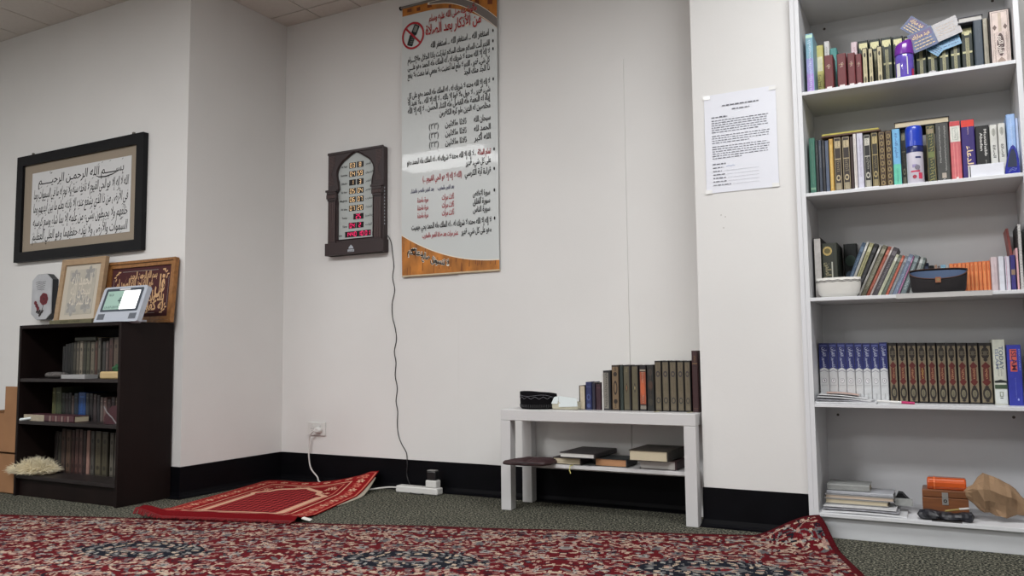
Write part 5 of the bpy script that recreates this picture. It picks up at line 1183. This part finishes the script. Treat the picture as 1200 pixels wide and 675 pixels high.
# tissue pack
M_tis = mat('tissue', (206, 214, 214), rough=.9, bump=.3, bscale=60); M_tb = mat('tissue_pack', (190, 186, 166), rough=.5, var=.08, vscale=20)
pA = at(649, 478, 3.33); pB = at(679, 478, 3.33); w_ = (pB.x-pA.x)/2
t = thing('tissue_pack', 'small pack of tissues beside the black cap on the low table', 'tissue pack', ((pA.x+pB.x)/2, 3.335, TZ))
b = MB(); b.box(-w_, w_, -.028, .03, 0, .036, M_tb); b.build('pack', t, bevel=.008, seg=3)
b = MB()
Q = lambda x, y, z: (x, y, z)
b.add([(-w_*.42, -.0315, .012), (w_*1.04, -.0325, .016), (w_*.96, -.026, .050), (-w_*.48, -.020, .060), (-w_*.45, .016, .056), (w_*.85, .016, .048)], [(0, 1, 2, 3), (3, 2, 5, 4)], M_tis)
b.add([(-w_*1.02, -.029, .026), (-w_*.50, -.0335, .026), (-w_*.48, -.020, .060), (-w_*.92, -.012, .054), (-w_*.7, .012, .048)], [(0, 1, 2, 3), (3, 2, 4)], M_tis)
o = b.build('tissue_sheet', t); s_ = o.modifiers.new('th', 'SOLIDIFY'); s_.thickness = .001
def tb(u0, u1, vt, cov, D, label, Y=Yt, **k): px_book(zt0, u0, u1, vt, Y, TZ, cov, D, label, **k)
tb(318, 339, 152, (46, 36, 34), [('r', .22, .98, .02, .98, (190, 178, 156))], 'small cream-spined book leftmost of the small books on the low table', d=.09)
tb(341, 362, 140, (34, 42, 84), [('e', .5, .45, .32, .12, (70, 84, 130)), ('e', .5, .45, .2, .07, (34, 42, 84)), ('e', .5, .15, .3, .08, (70, 84, 130)), ('r', .1, .9, .82, .84, (80, 90, 130))], 'small navy blue book with a patterned spine on the low table', d=.10)
tb(364, 374, 143, (36, 34, 52), [], 'very thin dark violet-black book beside the small navy book on the low table', d=.10, thin=True)
tb(376, 394, 147, (54, 30, 40), [('r', .1, .9, .85, .87, (90, 60, 66))], 'small dark plum book on the low table', d=.10)
def tor(g, c): return [('r', .10, .90, .03, .96, g), ('e', .5, .80, .26, .05, c), ('e', .5, .5, .26, .16, c), ('e', .5, .5, .15, .11, g), ('e', .5, .2, .26, .05, c), ('s', .5, .06, .14, .18, c), ('s', .5, .88, .94, .18, c)]
tb(397, 428, 101, (24, 24, 28), [('r', 0, .16, 0, 1, (206, 204, 200)), ('r', .20, .74, .04, .95, (120, 116, 108)), ('s', .47, .08, .92, .16, (44, 42, 42))], 'grey and black book with a white edge, tall one furthest left on the low table', d=.13)
tb(430, 456, 82, (50, 40, 32), tor((114, 94, 70), (40, 30, 24)), 'tan-spined book with dark medallions in the row on the low table', d=.14)
tb(458, 470, 82, (38, 48, 44), [], 'thin dark green book right of the tan medallion book on the low table', d=.14)
tb(472, 497, 82, (30, 26, 26), [('r', .02, .74, .02, .97, (86, 80, 62)), ('d', .38, .5, .2, .12, (60, 50, 36)), ('d', .38, .5, .1, .07, (128, 90, 60)), ('s', .38, .85, .92, .1, (150, 140, 100))], 'olive book with a reddish diamond, left of two olive books on the low table', d=.14)
tb(499, 523, 82, (30, 26, 26), [('r', .06, .84, .02, .97, (90, 83, 64)), ('d', .45, .5, .2, .12, (44, 40, 34)), ('d', .45, .5, .1, .06, (150, 136, 100))], 'olive book with a dark diamond, right of two olive books on the low table', d=.14)
tb(525, 549, 83, (28, 24, 28), [('r', .12, .94, .15, .86, (150, 76, 50)), ('r', .12, .94, .88, .91, (160, 150, 130)), ('r', .12, .94, .04, .12, (128, 122, 112)), ('e', .5, .5, .3, .2, (184, 92, 56)), ('s', .5, .62, .84, .18, (170, 140, 120)), ('s', .5, .18, .34, .18, (170, 140, 120))], 'book with an orange-red panelled spine on the low table', d=.14)
tb(551, 576, 81, (30, 30, 28), [('e', .5, .84, .3, .08, (56, 48, 42)), ('e', .5, .56, .3, .1, (70, 46, 36)), ('e', .5, .2, .3, .08, (54, 50, 40)), ('s', .5, .3, .8, .14, (78, 66, 50))], 'near-black book with faint brown ornament next to the five matching volumes', d=.14)
E5 = [578, 603, 629, 655, 680, 703]
for i in range(5):
    tb(E5[i], E5[i+1]-1, 67, (26, 24, 24), [('r', .10, .88, .03, .97, (102, 92, 74)), ('f', .16, .82, .05, .95, .04, (66, 58, 44)), ('e', .5, .74, .28, .06, (52, 46, 50)), ('e', .5, .74, .16, .03, (102, 92, 74)), ('e', .5, .22, .28, .06, (44, 44, 44)), ('e', .5, .22, .18, .04, (102, 92, 74)), ('s', .5, .34, .62, .14, (88, 80, 60)), ('s', .5, .84, .92, .14, (70, 62, 48))],
       'tall dull-gold volume with roundels, '+ORD[i]+' of five alike on the low table', group='five matching gold-spined volumes on the low table', d=.15)
tb(705, 727, 32, (56, 28, 30), [('r', .15, .9, .78, .80, (110, 84, 56)), ('s', .5, .82, .92, .16, (130, 100, 60)), ('r', .1, .9, .74, .755, (40, 18, 20)), ('r', .15, .9, .06, .065, (110, 84, 56))], 'tallest book on the low table, dark maroon, at the right end against the column', d=.16)
M_rib = mat('yellow_ribbon', (206, 196, 120), rough=.6)
for px, nm in ((772, 'yellow bookmark ribbon end hanging below the five matching volumes on the low table'), (811, 'yellow bookmark ribbon end at the foot of the tall maroon book')):
    p = at(px, 481, 3.338)
    b = MB(); b.strip([(0, 0), (-.008, -.010), (-.012, -.030)], .004, M_rib, U=(0, 1, 0)); o = b.build('bookmark_ribbon', None, loc=(p.x, 3.342, TZ+.0006)); s_ = o.modifiers.new('th', 'SOLIDIFY'); s_.thickness = .0006; s_.offset = 1; tag(o, nm, 'ribbon', 'bookmark ribbons on the low table')

# lower shelf of the table
SZ_ = .2112
M_lp = mat('brown_leather', (54, 34, 36), rough=.5, var=.2, vscale=30, bump=.4, bscale=90)
t = thing('leather_pouch', 'flat wrinkled dark brown leather pouch at the left of the lower table shelf', 'pouch', (-1.64, 3.262, SZ_+.0005), .12)
b = MB(); ol = [(-.115, -.075), (-.06, -.088), (.02, -.080), (.075, -.072), (.098, -.02), (.105, .06), (.03, .075), (-.05, .07), (-.085, .02)]
n = 48; ol = along(ol, n); RR = []
for s_, z in ((.9, 0.), (1., .004), (1.0, .011), (.93, .018), (.7, .022), (.4, .024), (.1, .024)):
    RR.append([(x*s_, y*s_, z+.0035*(1-abs(2.4*noise.noise(Vector((x*34+y*14, y*40, z*20)))))*(1 if z > .006 else 0)) for x, y in ol])
b.rings(RR, M_lp); b.build('leather_body', t)
b = MB(); b.tube([(-.100, -.073, .010), (-.06, -.087, .013), (.02, -.080, .013), (.072, -.070, .010)], .0022, mat('leather_seam', (30, 18, 20), rough=.6), 6); b.build('seam', t)
z0 = SZ_
def qpx(px, Y, py=540): return at(px, py, Y).x
a0, a1 = qpx(648, 3.30), qpx(681, 3.30)
flat_book((a0+a1)/2, 3.365, z0, a1-a0, .13, .030, (40, 34, 34), 'small cream-paged book lying under the left part of the large black book', facing='right')
b = MB(); b.strip([(0, 0), (-.003, -.02), (.002, -.034)], .004, M_rib); b.poly([(-.003, 0, 0), (.003, 0, 0), (.003, .07, .001), (-.003, .07, .001)], M_rib); o = b.build('bookmark_ribbon', None, loc=(a0+.095, 3.148, z0+.0012)); o.location = (a0+.092, 3.1485, z0+.0012)
o.location = ((a0+a1)/2+.030, 3.266, z0+.0012); s_ = o.modifiers.new('th', 'SOLIDIFY'); s_.thickness = .0006; tag(o, 'cream bookmark ribbon hanging over the front of the lower table shelf', 'ribbon')
a0, a1 = qpx(697, 3.31), qpx(735, 3.31)
flat_book((a0+a1)/2, 3.375, z0, a1-a0, .13, .034, (28, 34, 36), 'dark book with tan-orange pages lying in the middle of the lower table shelf', facing='right', pages=mat('tan_pages', (168, 124, 88), rough=.85))
a0, a1 = qpx(656, 3.275), qpx(700, 3.275)
flat_book(-1.426, 3.392, z0+.0345, .170, .245, .022, (40, 36, 38), 'large black book with white pages lying across two smaller books under the low table', rz=-.03, facing='right', pages=M_pgw)
a0, a1 = qpx(749, 3.30), qpx(792, 3.30)
flat_book((a0+a1)/2, 3.375, z0, a1-a0, .14, .038, (52, 30, 34), 'dark red book with white pages, lower of two stacked under the low table top', facing='right', pages=M_pgw)
a0, a1 = qpx(737, 3.27), qpx(786, 3.27)
flat_book(-1.100, 3.372, z0+.0386, .172, .225, .044, (44, 40, 34), 'thick dark brown book with cream pages, upper of two stacked under the low table top', rz=-.03, facing='right')

# ------------------------------------------------------------ on and over the dark bookcase
TB = BHt+.0002
a0, a1 = at(56, 376, 2.60).x, at(107, 376, 2.60).x
flat_book((a0+a1)/2, 2.665, TB, a1-a0-.01, .12, .026, (96, 92, 66), 'olive-gold book lying on top of the dark bookcase before the pale wooden frame', D=[('v', 'صحيح', .5, .62, .2, .5, (60, 56, 40)), ('v', 'البخاري', .5, .36, .2, .5, (60, 56, 40))])
# plaque with a rose
M_pq = mat('plaque_stone', (176, 178, 182), rough=.3, var=.12, vscale=14); M_pqe = mat('plaque_edge', (28, 30, 36), rough=.4); M_rose = mat('rose_red', (104, 18, 34), rough=.5); M_stem = mat('rose_stem', (40, 30, 30), rough=.5)
W_, H_ = .186, .262
ol = [(-.5, .13), (-.24, 0), (.24, 0), (.5, .13), (.5, .87), (.24, 1), (-.24, 1), (-.5, .87)]
t = thing('rose_plaque', 'grey eight-sided plaque with a dark red rose, on the wall above the dark bookcase', 'plaque', (-4.527, YL-.0006, .922))
b = MB(); b.prism([(x*W_, z*H_) for x, z in ol], -.034, -.0006, M_pqe); b.build('backing', t, bevel=.003)
b = MB(); b.prism([(x*W_*.985, H_*.0075+z*H_*.985) for x, z in ol], -.0395, -.0345, M_pq)
y = -.0400
for i in range(5): b.strip([(-.05+.004*i, .215-i*.011), (-.02, .219-i*.011), (.01, .214-i*.011), (.045-.004*i, .218-i*.011)], .0022, M_stem, o=(-.006, y, 0))
cx, cz = .025, .118
for k, (rr, m) in enumerate(((.036, M_rose), (.027, cm((84, 12, 26))), (.019, M_rose), (.010, cm((70, 8, 20))))):
    for i in range(7 if k < 2 else 5): a = 2*PI*i/(7 if k < 2 else 5)+k; b.disc((cx+rr*.5*math.cos(a), y-.0003*(k+1)-.00002*i, cz+rr*.5*math.sin(a)), R_, U_, rr*.62, rr*.5, m, 12)
for c_ in ((-.052, .098), (-.040, .082), (-.028, .066)): b.disc((c_[0], y-.0008, c_[1]), R_, U_, .014, .012, M_rose, 10)
b.strip([(.024, .09), (.012, .06), (-.006, .035), (-.018, .022)], .005, M_stem, o=(0, y, 0)); b.strip([(-.045, .09), (-.02, .06), (0, .04)], .004, M_stem, o=(0, y, 0))
for c_ in ((-.016, .046, .018, .008), (.012, .046, .016, .007), (-.034, .050, .014, .008), (-.008, .030, .015, .009)): b.disc((c_[0], y-.0005, c_[1]), (.8, 0, .6), (-.6, 0, .8), c_[2], c_[3], M_stem, 10)
b.build('face', t)
# pale wooden frame
M_pw = mat('pale_wood', (160, 134, 104), rough=.5, var=.12, vscale=18, stretch=(1, 1, 4)); M_mat2 = mat('cream_mount', (190, 182, 168), rough=.8); M_art = mat('art_grey', (150, 148, 144), rough=.7, var=.2, vscale=30); M_art2 = mat('art_pale', (208, 200, 186), rough=.7)
W2, HH = .188, .372; tl = math.atan2(.045, HH)
t = thing('picture_frame', 'pale wooden frame with a faint grey floral print, standing on the dark bookcase', 'picture', (-4.120, 2.744, TB)); t.rotation_euler = (-tl, 0, 0)
b = MB(); frame(b, W2, HH, .034, 0, .022, M_pw); b.build('frame', t, bevel=.002)
b = MB(); b.box(-W2+.03, W2-.03, -.012, -.002, .03, HH-.03, M_mat2)
b.box(-W2+.075, W2-.075, -.0135, -.0118, .062, HH-.062, mat('art_paper', (176, 170, 158), rough=.8, var=.06, vscale=20))
y = -.0138
for (x_, z_, sc_) in ((-.062, .27, 1), (.062, .285, 1), (-.058, .10, 1.1), (.060, .115, 1.1), (0, .16, .9)):
    for i in range(6):
        a = 2*PI*i/6+x_*9; b.disc((x_+.020*sc_*math.cos(a), y-.00004*i, z_+.020*sc_*math.sin(a)), (math.cos(a), 0, math.sin(a)), (-math.sin(a), 0, math.cos(a)), .024*sc_, .013*sc_, M_art, 12)
for i in range(3): b.text(['الحمد لله', 'سبحان الله', 'ما شاء الله'][i], (0, y-.0006, .225-i*.055), R_, U_, .085, M_art2, 'c', width=.17, bold=.015)
b.build('print', t)
# maroon frame
M_gf = mat('gold_wood', (150, 104, 60), rough=.35, metal=.25, var=.25, vscale=50); M_mar = mat('maroon_velvet', (66, 20, 24), rough=.8); M_gt = mat('gold_writing', (204, 164, 120), rough=.45)
W2, HH = .268, .335; tl = math.atan2(.028, HH)
t = thing('picture_frame', 'gold wooden frame with cream Arabic writing on maroon, behind the digital clock', 'picture', (-3.690, 2.790, TB)); t.rotation_euler = (-tl, 0, 0)
b = MB(); frame(b, W2, HH, .014, 0, .024, M_gf); 
o = b.build('frame', t, bevel=.003)
b = MB(); b.T = Matrix.Identity(4)
for a in (((-W2+.016, .016), (W2-.016, .016), (W2-.034, .034), (-W2+.034, .034)), ((W2-.016, .016), (W2-.016, HH-.016), (W2-.034, HH-.034), (W2-.034, .034)), ((W2-.016, HH-.016), (-W2+.016, HH-.016), (-W2+.034, HH-.034), (W2-.034, HH-.034)), ((-W2+.016, HH-.016), (-W2+.016, .016), (-W2+.034, .034), (-W2+.034, HH-.034))): b.prism(list(a), -.018, 0, M_gf)
b.build('inner_moulding', t, bevel=.002)
b = MB(); b.box(-W2+.032, W2-.032, -.010, -.001, .032, HH-.032, M_mar); y = -.0104
b.strip([(-.15, HH-.055), (.13, HH-.055)], .0018, M_art, o=(0, y, 0)); b.strip([(-.16, .055), (.13, .055)], .0018, M_art, o=(0, y, 0)); b.strip([(.215, .09), (.215, .24)], .0018, M_art, o=(0, y, 0)); b.strip([(-.215, .09), (-.215, .24)], .0018, M_art, o=(0, y, 0))
for sx in (-1, 1):
    for zc in (.068, HH-.068):
        sg = 1 if zc > .15 else -1
        for (dx, dz, a) in ((0, 0, .6), (-.012, .008, 1.4), (.012, -.014, .2), (.004, -.028, 1.2), (-.022, .012, .1)): b.disc((sx*(.195+dx), y, zc+sg*dz), (math.cos(a), 0, math.sin(a)), (-math.sin(a), 0, math.cos(a)), .010, .0042, M_gt, 9)
b.text('بسم الله الرحمن الرحيم', (.02, y-.0004, .240), R_, U_, .050, M_gt, 'c', width=.21, bold=.03)
b.text('قل', (.190, y-.0004, .165), R_, U_, .120, M_gt, 'r', width=.075, bold=.04)
b.text('هو الله أحد الله الصمد لم', (.098, y-.0004, .192), R_, U_, .070, M_gt, 'r', width=.29, bold=.03)
b.text('يلد ولم يولد ولم يكن', (.190, y-.0004, .118), R_, U_, .075, M_gt, 'r', width=.36, bold=.03)
b.text('له كفوا أحد', (.190, y-.0004, .070), R_, U_, .070, M_gt, 'r', width=.24, bold=.03)
b.build('calligraphy_panel', t)
# digital clock
M_sil = mat('silver_plastic', (176, 182, 192), rough=.3); M_bez = mat('bezel_grey', (62, 70, 80), rough=.3); M_spk = mat('speaker_grey', (112, 116, 124), rough=.6)
M_s1 = mat('lcd_green', (150, 180, 168), rough=.15, emit=.12); M_s2 = mat('lcd_bright', (252, 252, 252), rough=.1, emit=.95); M_sx = mat('lcd_ink', (40, 62, 62), rough=.3)
t = thing('digital_clock', 'silver digital desk clock with a half-bright screen, tilted back on top of the dark bookcase', 'digital clock', (-3.550, 2.552, TB)); tl = math.atan2(.060, .176)
W_, H_ = .325, .188
T0 = Matrix.Rotation(-tl, 4, 'X')
b = MB(); b.T = T0
o8 = [(-W_/2, .006), (-W_/2+.006, 0), (W_/2-.006, 0), (W_/2, .006), (W_/2, H_-.012), (W_/2-.012, H_), (-W_/2+.012, H_), (-W_/2, H_-.012)]
b.prism(o8, 0, .026, M_sil); b.build('clock_case', t, bevel=.003)
b = MB(); b.T = T0
def rr(b, x0, x1, z0, z1, y, m, c=.006): b.poly([(x0+c, y, z0), (x1-c, y, z0), (x1, y, z0+c), (x1, y, z1-c), (x1-c, y, z1), (x0+c, y, z1), (x0, y, z1-c), (x0, y, z0+c)], m)
rr(b, -.140, .140, .055, .178, -.0006, M_bez); b.build('bezel', t)
b = MB(); b.T = T0
rr(b, -.122, -.002, .066, .164, -.0012, M_s1, .002)
b.text('4', (-.016, -.0016, .098), R_, U_, .050, M_sx, 'c'); b.text('06:21', (-.09, -.0016, .138), R_, U_, .018, M_sx, 'c'); b.text('15-07-2019', (-.062, -.0016, .072), R_, U_, .018, M_sx, 'c', width=.10)
o = b.build('lcd_panel', t); o['label'] = 'greenish left half of the screen with dark digits'
b = MB(); b.T = T0; rr(b, -.001, .122, .066, .164, -.0012, M_s2, .002); o = b.build('lit_panel', t); o['label'] = 'brightly lit white right half of the screen'
b = MB(); b.T = T0; b.box(-.040, .040, -.0010, .0004, .168, .176, M_lab); b.build('name_strip', t)
for s_ in (-1, 1):
    b = MB(); b.T = T0; b.box(s_*.118-.026, s_*.118+.026, -.0010, .0004, .014, .044, M_spk)
    for i in range(7): b.box(s_*.118-.024, s_*.118+.024, -.0015, -.0009, .016+i*.004, .0175+i*.004, M_bez)
    b.build('speaker_grille', t)
b = MB(); b.box(-.10, .10, .058, .105, 0, .010, M_sil); b.box(-.08, .08, .040, .060, 0, .006, M_sil); b.build('stand', t, bevel=.002)

# ------------------------------------------------------------ inside the dark bookcase
gA = (0, 360, 7.5); gB = (0, 430, 4.219)
def dz(g, u0, u1, vt, Y, z, cov, D, label, **k): px_book(g, u0, u1, vt, Y, z, cov, D, label, **k)
def gd(c, g): return [('r', .14, .86, .04, .95, g), ('e', .5, .78, .24, .05, c), ('s', .5, .3, .66, .16, c), ('e', .5, .18, .24, .05, c)]
YA_ = 2.615
A_ = [(545, 568, 345, (34, 34, 34), 'short black'), (570, 594, 325, (32, 34, 36), 'black'), (596, 618, 320, (34, 36, 34), 'charcoal'), (620, 642, 312, (40, 42, 36), 'dark green'), (644, 668, 310, (70, 66, 56), 'grey-olive'), (671, 696, 304, (110, 102, 88), 'pale patterned'), (699, 728, 300, (140, 130, 114), 'light beaded'),
      (731, 757, 304, (60, 62, 50), 'olive'), (760, 790, 302, (82, 80, 64), 'khaki'), (795, 830, 305, (116, 108, 92), 'stone-coloured'), (833, 856, 296, (92, 62, 50), 'red-brown'), (859, 884, 270, (96, 92, 82), 'tall grey'), (898, 926, 302, (62, 60, 58), 'dark grey'), (928, 952, 298, (96, 80, 76), 'taupe'), (957, 992, 270, (84, 58, 52), 'tall brown ornamented'), (997, 1042, 265, (98, 84, 72), 'tall brown and gold'), (1046, 1080, 270, (60, 46, 40), 'tall dark')]
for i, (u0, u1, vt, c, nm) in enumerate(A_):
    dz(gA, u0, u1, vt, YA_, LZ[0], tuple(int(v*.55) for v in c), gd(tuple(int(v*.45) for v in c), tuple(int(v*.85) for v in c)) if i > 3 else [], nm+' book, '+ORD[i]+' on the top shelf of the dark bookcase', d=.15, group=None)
pA = at(630/7.5, 395, YA_).x; pB = at(825/7.5, 395, YA_).x; zl = max(at((u0+u1)/15, 360+vt/7.5, YA_).z for u0, u1, vt, c, nm in A_[3:10])
flat_book((pA+pB)/2, YA_+.075, zl+.0006, pB-pA-.01, .12, .022, (52, 54, 44), 'dark green book lying across upright books on the top shelf of the dark bookcase')
a0, a1 = at(575/7.5, 441, 2.56).x, at(783/7.5, 441, 2.56).x
sheet('booklet', 'pale booklet lying flat at the front of the top shelf of the dark bookcase', (a0+a1)/2, 2.572, LZ[0]+.0003, a1-a0, .07, .020, mat('pale_booklet', (150, 150, 150), rough=.6), 0, cat='book', curlz=0.)
a0, a1 = at(410/7.5, 441, 2.565).x, at(560/7.5, 441, 2.565).x
t = thing('rolled_cloth', 'small dark patterned rolled cloth on the top shelf of the dark bookcase', 'cloth', ((a0+a1)/2, 2.575, LZ[0]+.0003)); w_ = (a1-a0)/2
b = MB(); b.rings([[(x, r*math.cos(2*PI*i/14)*.028, .017+r*.0165*math.sin(2*PI*i/14)+.002*noise.noise(Vector((x*40, i*.7, 0)))) for i in range(14)] for x, r in ((-w_, .5), (-w_*.9, .9), (-w_*.3, 1), (w_*.3, .95), (w_*.9, .8), (w_, .4))], mat('dark_weave', (82, 78, 76), rough=.9, var=.5, vscale=90)); b.build('roll', t)
a0, a1 = at(885/7.5, 441, 2.55).x, at(1080/7.5, 441, 2.55).x
t = thing('cream_box', 'cream rounded box at the front right of the top shelf of the dark bookcase', 'box', ((a0+a1)/2, 2.572, LZ[0]+.0002)); w_ = (a1-a0)/2
b = MB(); b.box(-w_, w_, -.030, .030, 0, .036, mat('cream_card', (184, 160, 116), rough=.6)); b.build('box_body', t, bevel=.008, seg=3)
t = thing('green_cloth', 'small folded green cloth with a white tip on the cream box', 'cloth', ((a0+a1)/2+.016, 2.575, LZ[0]+.0372))
crumple('cloth_body', t, (0, 0, .012), .022, (1.4, .9, .9), mat('green_cloth', (36, 78, 48), rough=.85), .5, 1.7, 9, 3, flat_z=0)
b = MB(); b.box(.020, .040, -.012, 0, .028, .038, M_lab); b.build('white_tip', t, bevel=.002)

YB_ = 2.64
B_ = [(256, 272, 103, (96, 98, 62), 'pale olive'), (274, 300, 101, (76, 84, 60), 'light green'), (303, 318, 128, (34, 40, 34), 'dark green'), (320, 334, 130, (44, 40, 40), 'dark brown'), (336, 350, 128, (34, 34, 36), 'black'), (352, 362, 142, (90, 76, 70), 'thin taupe'), (364, 383, 130, (30, 44, 60), 'dark blue-grey'), (386, 420, 126, (30, 76, 140), 'bright blue'), (422, 437, 130, (50, 56, 62), 'slate'),
      (440, 456, 132, (36, 32, 34), 'narrow black'), (459, 474, 135, (64, 54, 56), 'narrow brown-grey'), (477, 490, 140, (40, 38, 42), 'dim charcoal'), (493, 506, 150, (110, 98, 94), 'thin pale'), (509, 525, 152, (118, 92, 88), 'dusty pink'), (528, 545, 160, (58, 36, 38), 'dark red'), (548, 566, 150, (44, 30, 34), 'plum'), (568, 584, 152, (90, 74, 60), 'tan-topped')]
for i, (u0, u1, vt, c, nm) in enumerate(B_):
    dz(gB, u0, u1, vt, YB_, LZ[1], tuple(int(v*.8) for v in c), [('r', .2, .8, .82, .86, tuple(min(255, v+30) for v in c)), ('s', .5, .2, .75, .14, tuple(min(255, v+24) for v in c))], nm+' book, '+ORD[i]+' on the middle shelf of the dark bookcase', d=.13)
a0, a1 = at(135/4.219, 490, 2.56).x, at(381/4.219, 490, 2.56).x
flat_book((a0+a1)/2, 2.585, LZ[1], a1-a0, .085, .032, (72, 40, 46), 'red and cream patterned book lying flat on the middle shelf of the dark bookcase', D=[('r', .05, .95, .52+.06*i, .55+.06*i, ((130, 110, 104), (96, 60, 60))[i % 2]) for i in range(7)]+[('r', 0, 1, .0, .42, (160, 150, 130))])
t = thing('book_end_bag', 'small dark red triangular bag at the right of the middle shelf of the dark bookcase', 'bag', (at(131.5, 480, 2.575).x, 2.575, LZ[1]+.0003))
b = MB(); b.prism([(-.045, 0), (.05, 0), (.055, .09), (.01, .085), (-.04, .035)], -.012, .012, cm((60, 24, 32))); b.build('bag_body', t, bevel=.004)
b = MB(); b.strip([(-.045, .085), (-.02, .055), (.02, .03), (.05, .004)], .008, cm((120, 116, 118)), o=(0, -.0135, 0)); b.build('strap', t)
t = thing('rolled_paper', 'small white rolled paper at the left of the middle shelf of the dark bookcase', 'paper', (at(29, 494, 2.53).x, 2.533, LZ[1]+.0085), .3, ry=-.12)
b = MB(); b.tube([(-.03, 0, 0), (.035, 0, .0)], .007, M_tis, 10); b.build('roll', t)

YC_ = 2.672
C_ = [(268, 284, 318, (44, 38, 38), 'dim brown'), (287, 300, 322, (70, 66, 60), 'thin grey'), (303, 322, 306, (84, 66, 60), 'brown'), (326, 350, 310, (96, 74, 62), 'ornate brown'), (353, 368, 312, (70, 44, 42), 'dark red'), (371, 388, 308, (92, 62, 58), 'red-brown'), (391, 408, 310, (98, 70, 66), 'rust'),
      (411, 424, 316, (60, 44, 44), 'dark maroon'), (427, 445, 312, (140, 108, 98), 'salmon pink'), (448, 466, 318, (84, 80, 74), 'grey'), (470, 500, 318, (92, 84, 64), 'olive-gold'), (503, 532, 322, (80, 74, 56), 'khaki'), (542, 562, 326, (104, 98, 88), 'pale grey'), (565, 584, 326, (96, 90, 82), 'stone grey'), (587, 606, 328, (60, 56, 50), 'dark olive')]
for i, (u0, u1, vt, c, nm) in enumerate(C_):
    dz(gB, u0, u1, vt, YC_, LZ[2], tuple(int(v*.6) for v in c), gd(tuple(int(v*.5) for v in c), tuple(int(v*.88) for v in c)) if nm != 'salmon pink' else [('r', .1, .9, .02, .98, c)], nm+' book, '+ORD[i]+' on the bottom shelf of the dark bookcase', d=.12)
# sheepskin duster
M_wool = mat('sheepskin_wool', (232, 222, 194), rough=.95, var=.15, vscale=20)
c = at(42, 548, 2.53); c0 = Vector((at(39, 549, 2.585).x+.012, 2.592, LZ[2]+.001))
t = thing('sheepskin', 'shaggy cream sheepskin piece on the bottom shelf of the dark bookcase', 'sheepskin', c0)
b = MB(); n = 40; RR = []
for rr_, z in ((.9, .0005), (1, .006), (.85, .016), (.4, .024), (.05, .026)): RR.append([(.125*rr_*math.cos(2*PI*i/n)*(1+.08*math.sin(3*2*PI*i/n)), .075*rr_*math.sin(2*PI*i/n)*(1+.1*math.cos(2*2*PI*i/n)), z) for i in range(n)])
b.rings(RR, cm((150, 134, 104))); b.build('hide', t)
b = MB(); rg = random.Random(3)
for i in range(3400):
    a = rg.random()*2*PI; r_ = math.sqrt(rg.random()); x, y = .118*r_*math.cos(a)-.012, .070*r_*math.sin(a); z = .030*(1-r_*r_)+.004
    L = rg.uniform(.030, .066); dx, dy, dz_ = math.cos(a)*r_*.9+rg.gauss(0, .5), math.sin(a)*r_*.9+rg.gauss(-.15, .5), rg.uniform(.5, 1.3)*(1.2-r_*.45)
    d = Vector((dx, dy, dz_)).normalized(); s_ = d.cross(Vector((rg.random(), rg.random(), rg.random()))).normalized()*rg.uniform(.0016, .0030); p = Vector((x, y, z)); s2 = d.cross(s_)
    q1 = p+d*L*.55+Vector((rg.gauss(0, .003), rg.gauss(0, .003), 0)); q2 = q1+(d+Vector((rg.gauss(0, .3), rg.gauss(0, .3), -.55))).normalized()*L*.5
    if q2.z < .001: q2.z = .001
    if q1.z < .001: q1.z = .001
    if c0.y+q2.y > 2.60: pass
    b.add([tuple(p+s_), tuple(p-s_*.5+s2*.8), tuple(p-s_*.5-s2*.8), tuple(q1+s_*.8), tuple(q1-s_*.4+s2*.6), tuple(q1-s_*.4-s2*.6), tuple(q2)], [(0, 1, 4, 3), (1, 2, 5, 4), (2, 0, 3, 5), (3, 4, 6), (4, 5, 6), (5, 3, 6)], M_wool)
o = b.build('wool', t)

# ------------------------------------------------------------ cardboard boxes left of the dark bookcase
M_cdb = mat('cardboard', (146, 106, 72), rough=.85, var=.08, vscale=8, bump=.25, bscale=60)
def carton(z, h, label, flaps=False):
    t = thing('cardboard_box', label, 'cardboard box', (-4.50, 2.66, z), 0, 'cardboard boxes by the dark bookcase')
    b = MB(); x0, x1, y0, y1 = -.24, .205, -.115, .155
    for q in ((x0, x1, y0, y0+.004), (x0, x1, y1-.004, y1), (x0, x0+.004, y0, y1), (x1-.004, x1, y0, y1)): b.box(*q, 0, h, M_cdb)
    b.box(x0, x1, y0, y1, 0, .004, M_cdb); b.build('carton', t)
    if flaps:
        b = MB(); b.box(x1-.118, x1-.002, y0, y0+.004, h, h+.142, M_cdb); b.build('flap', t)
        b = MB(); b.T = Matrix.Translation((0, y0+.004, h)) @ Matrix.Rotation(.9, 4, 'X'); b.box(x0, x1-.006, -.12, 0, 0, .003, M_cdb); b.T = Matrix.Identity(4); 
        b = MB(); b.T = Matrix.Translation((0, y1-.002, h)); b.box(x0, x1-.006, -.004, 0, 0, .02, M_cdb); b.build('flap', t)
        crumple('packing_paper', None, (0, 0, 0), .07, (1.5, .9, .55), mat('packing', (120, 100, 76), rough=.9, var=.3, vscale=30), .4, 1.8, 2, 3)
        o = bpy.data.objects['packing_paper']; o.location = (-4.50, 2.67, z+h-.030); tag(o, 'crumpled brown packing paper in the open upper cardboard box', 'paper')
    else:
        b = MB(); b.box(x0, x1, y0, y1, h-.004, h-.0002, M_cdb); b.box(x0+.01, x1-.01, -.004, .030, h-.0002, h+.0006, mat('brown_tape', (120, 84, 52), rough=.3)); b.build('closed_flaps', t)
carton(0.0002, .208, 'closed cardboard box on the carpet left of the dark bookcase, lower of two')
carton(.2095, .205, 'open cardboard box with a raised flap, stacked on the other left of the dark bookcase', True)
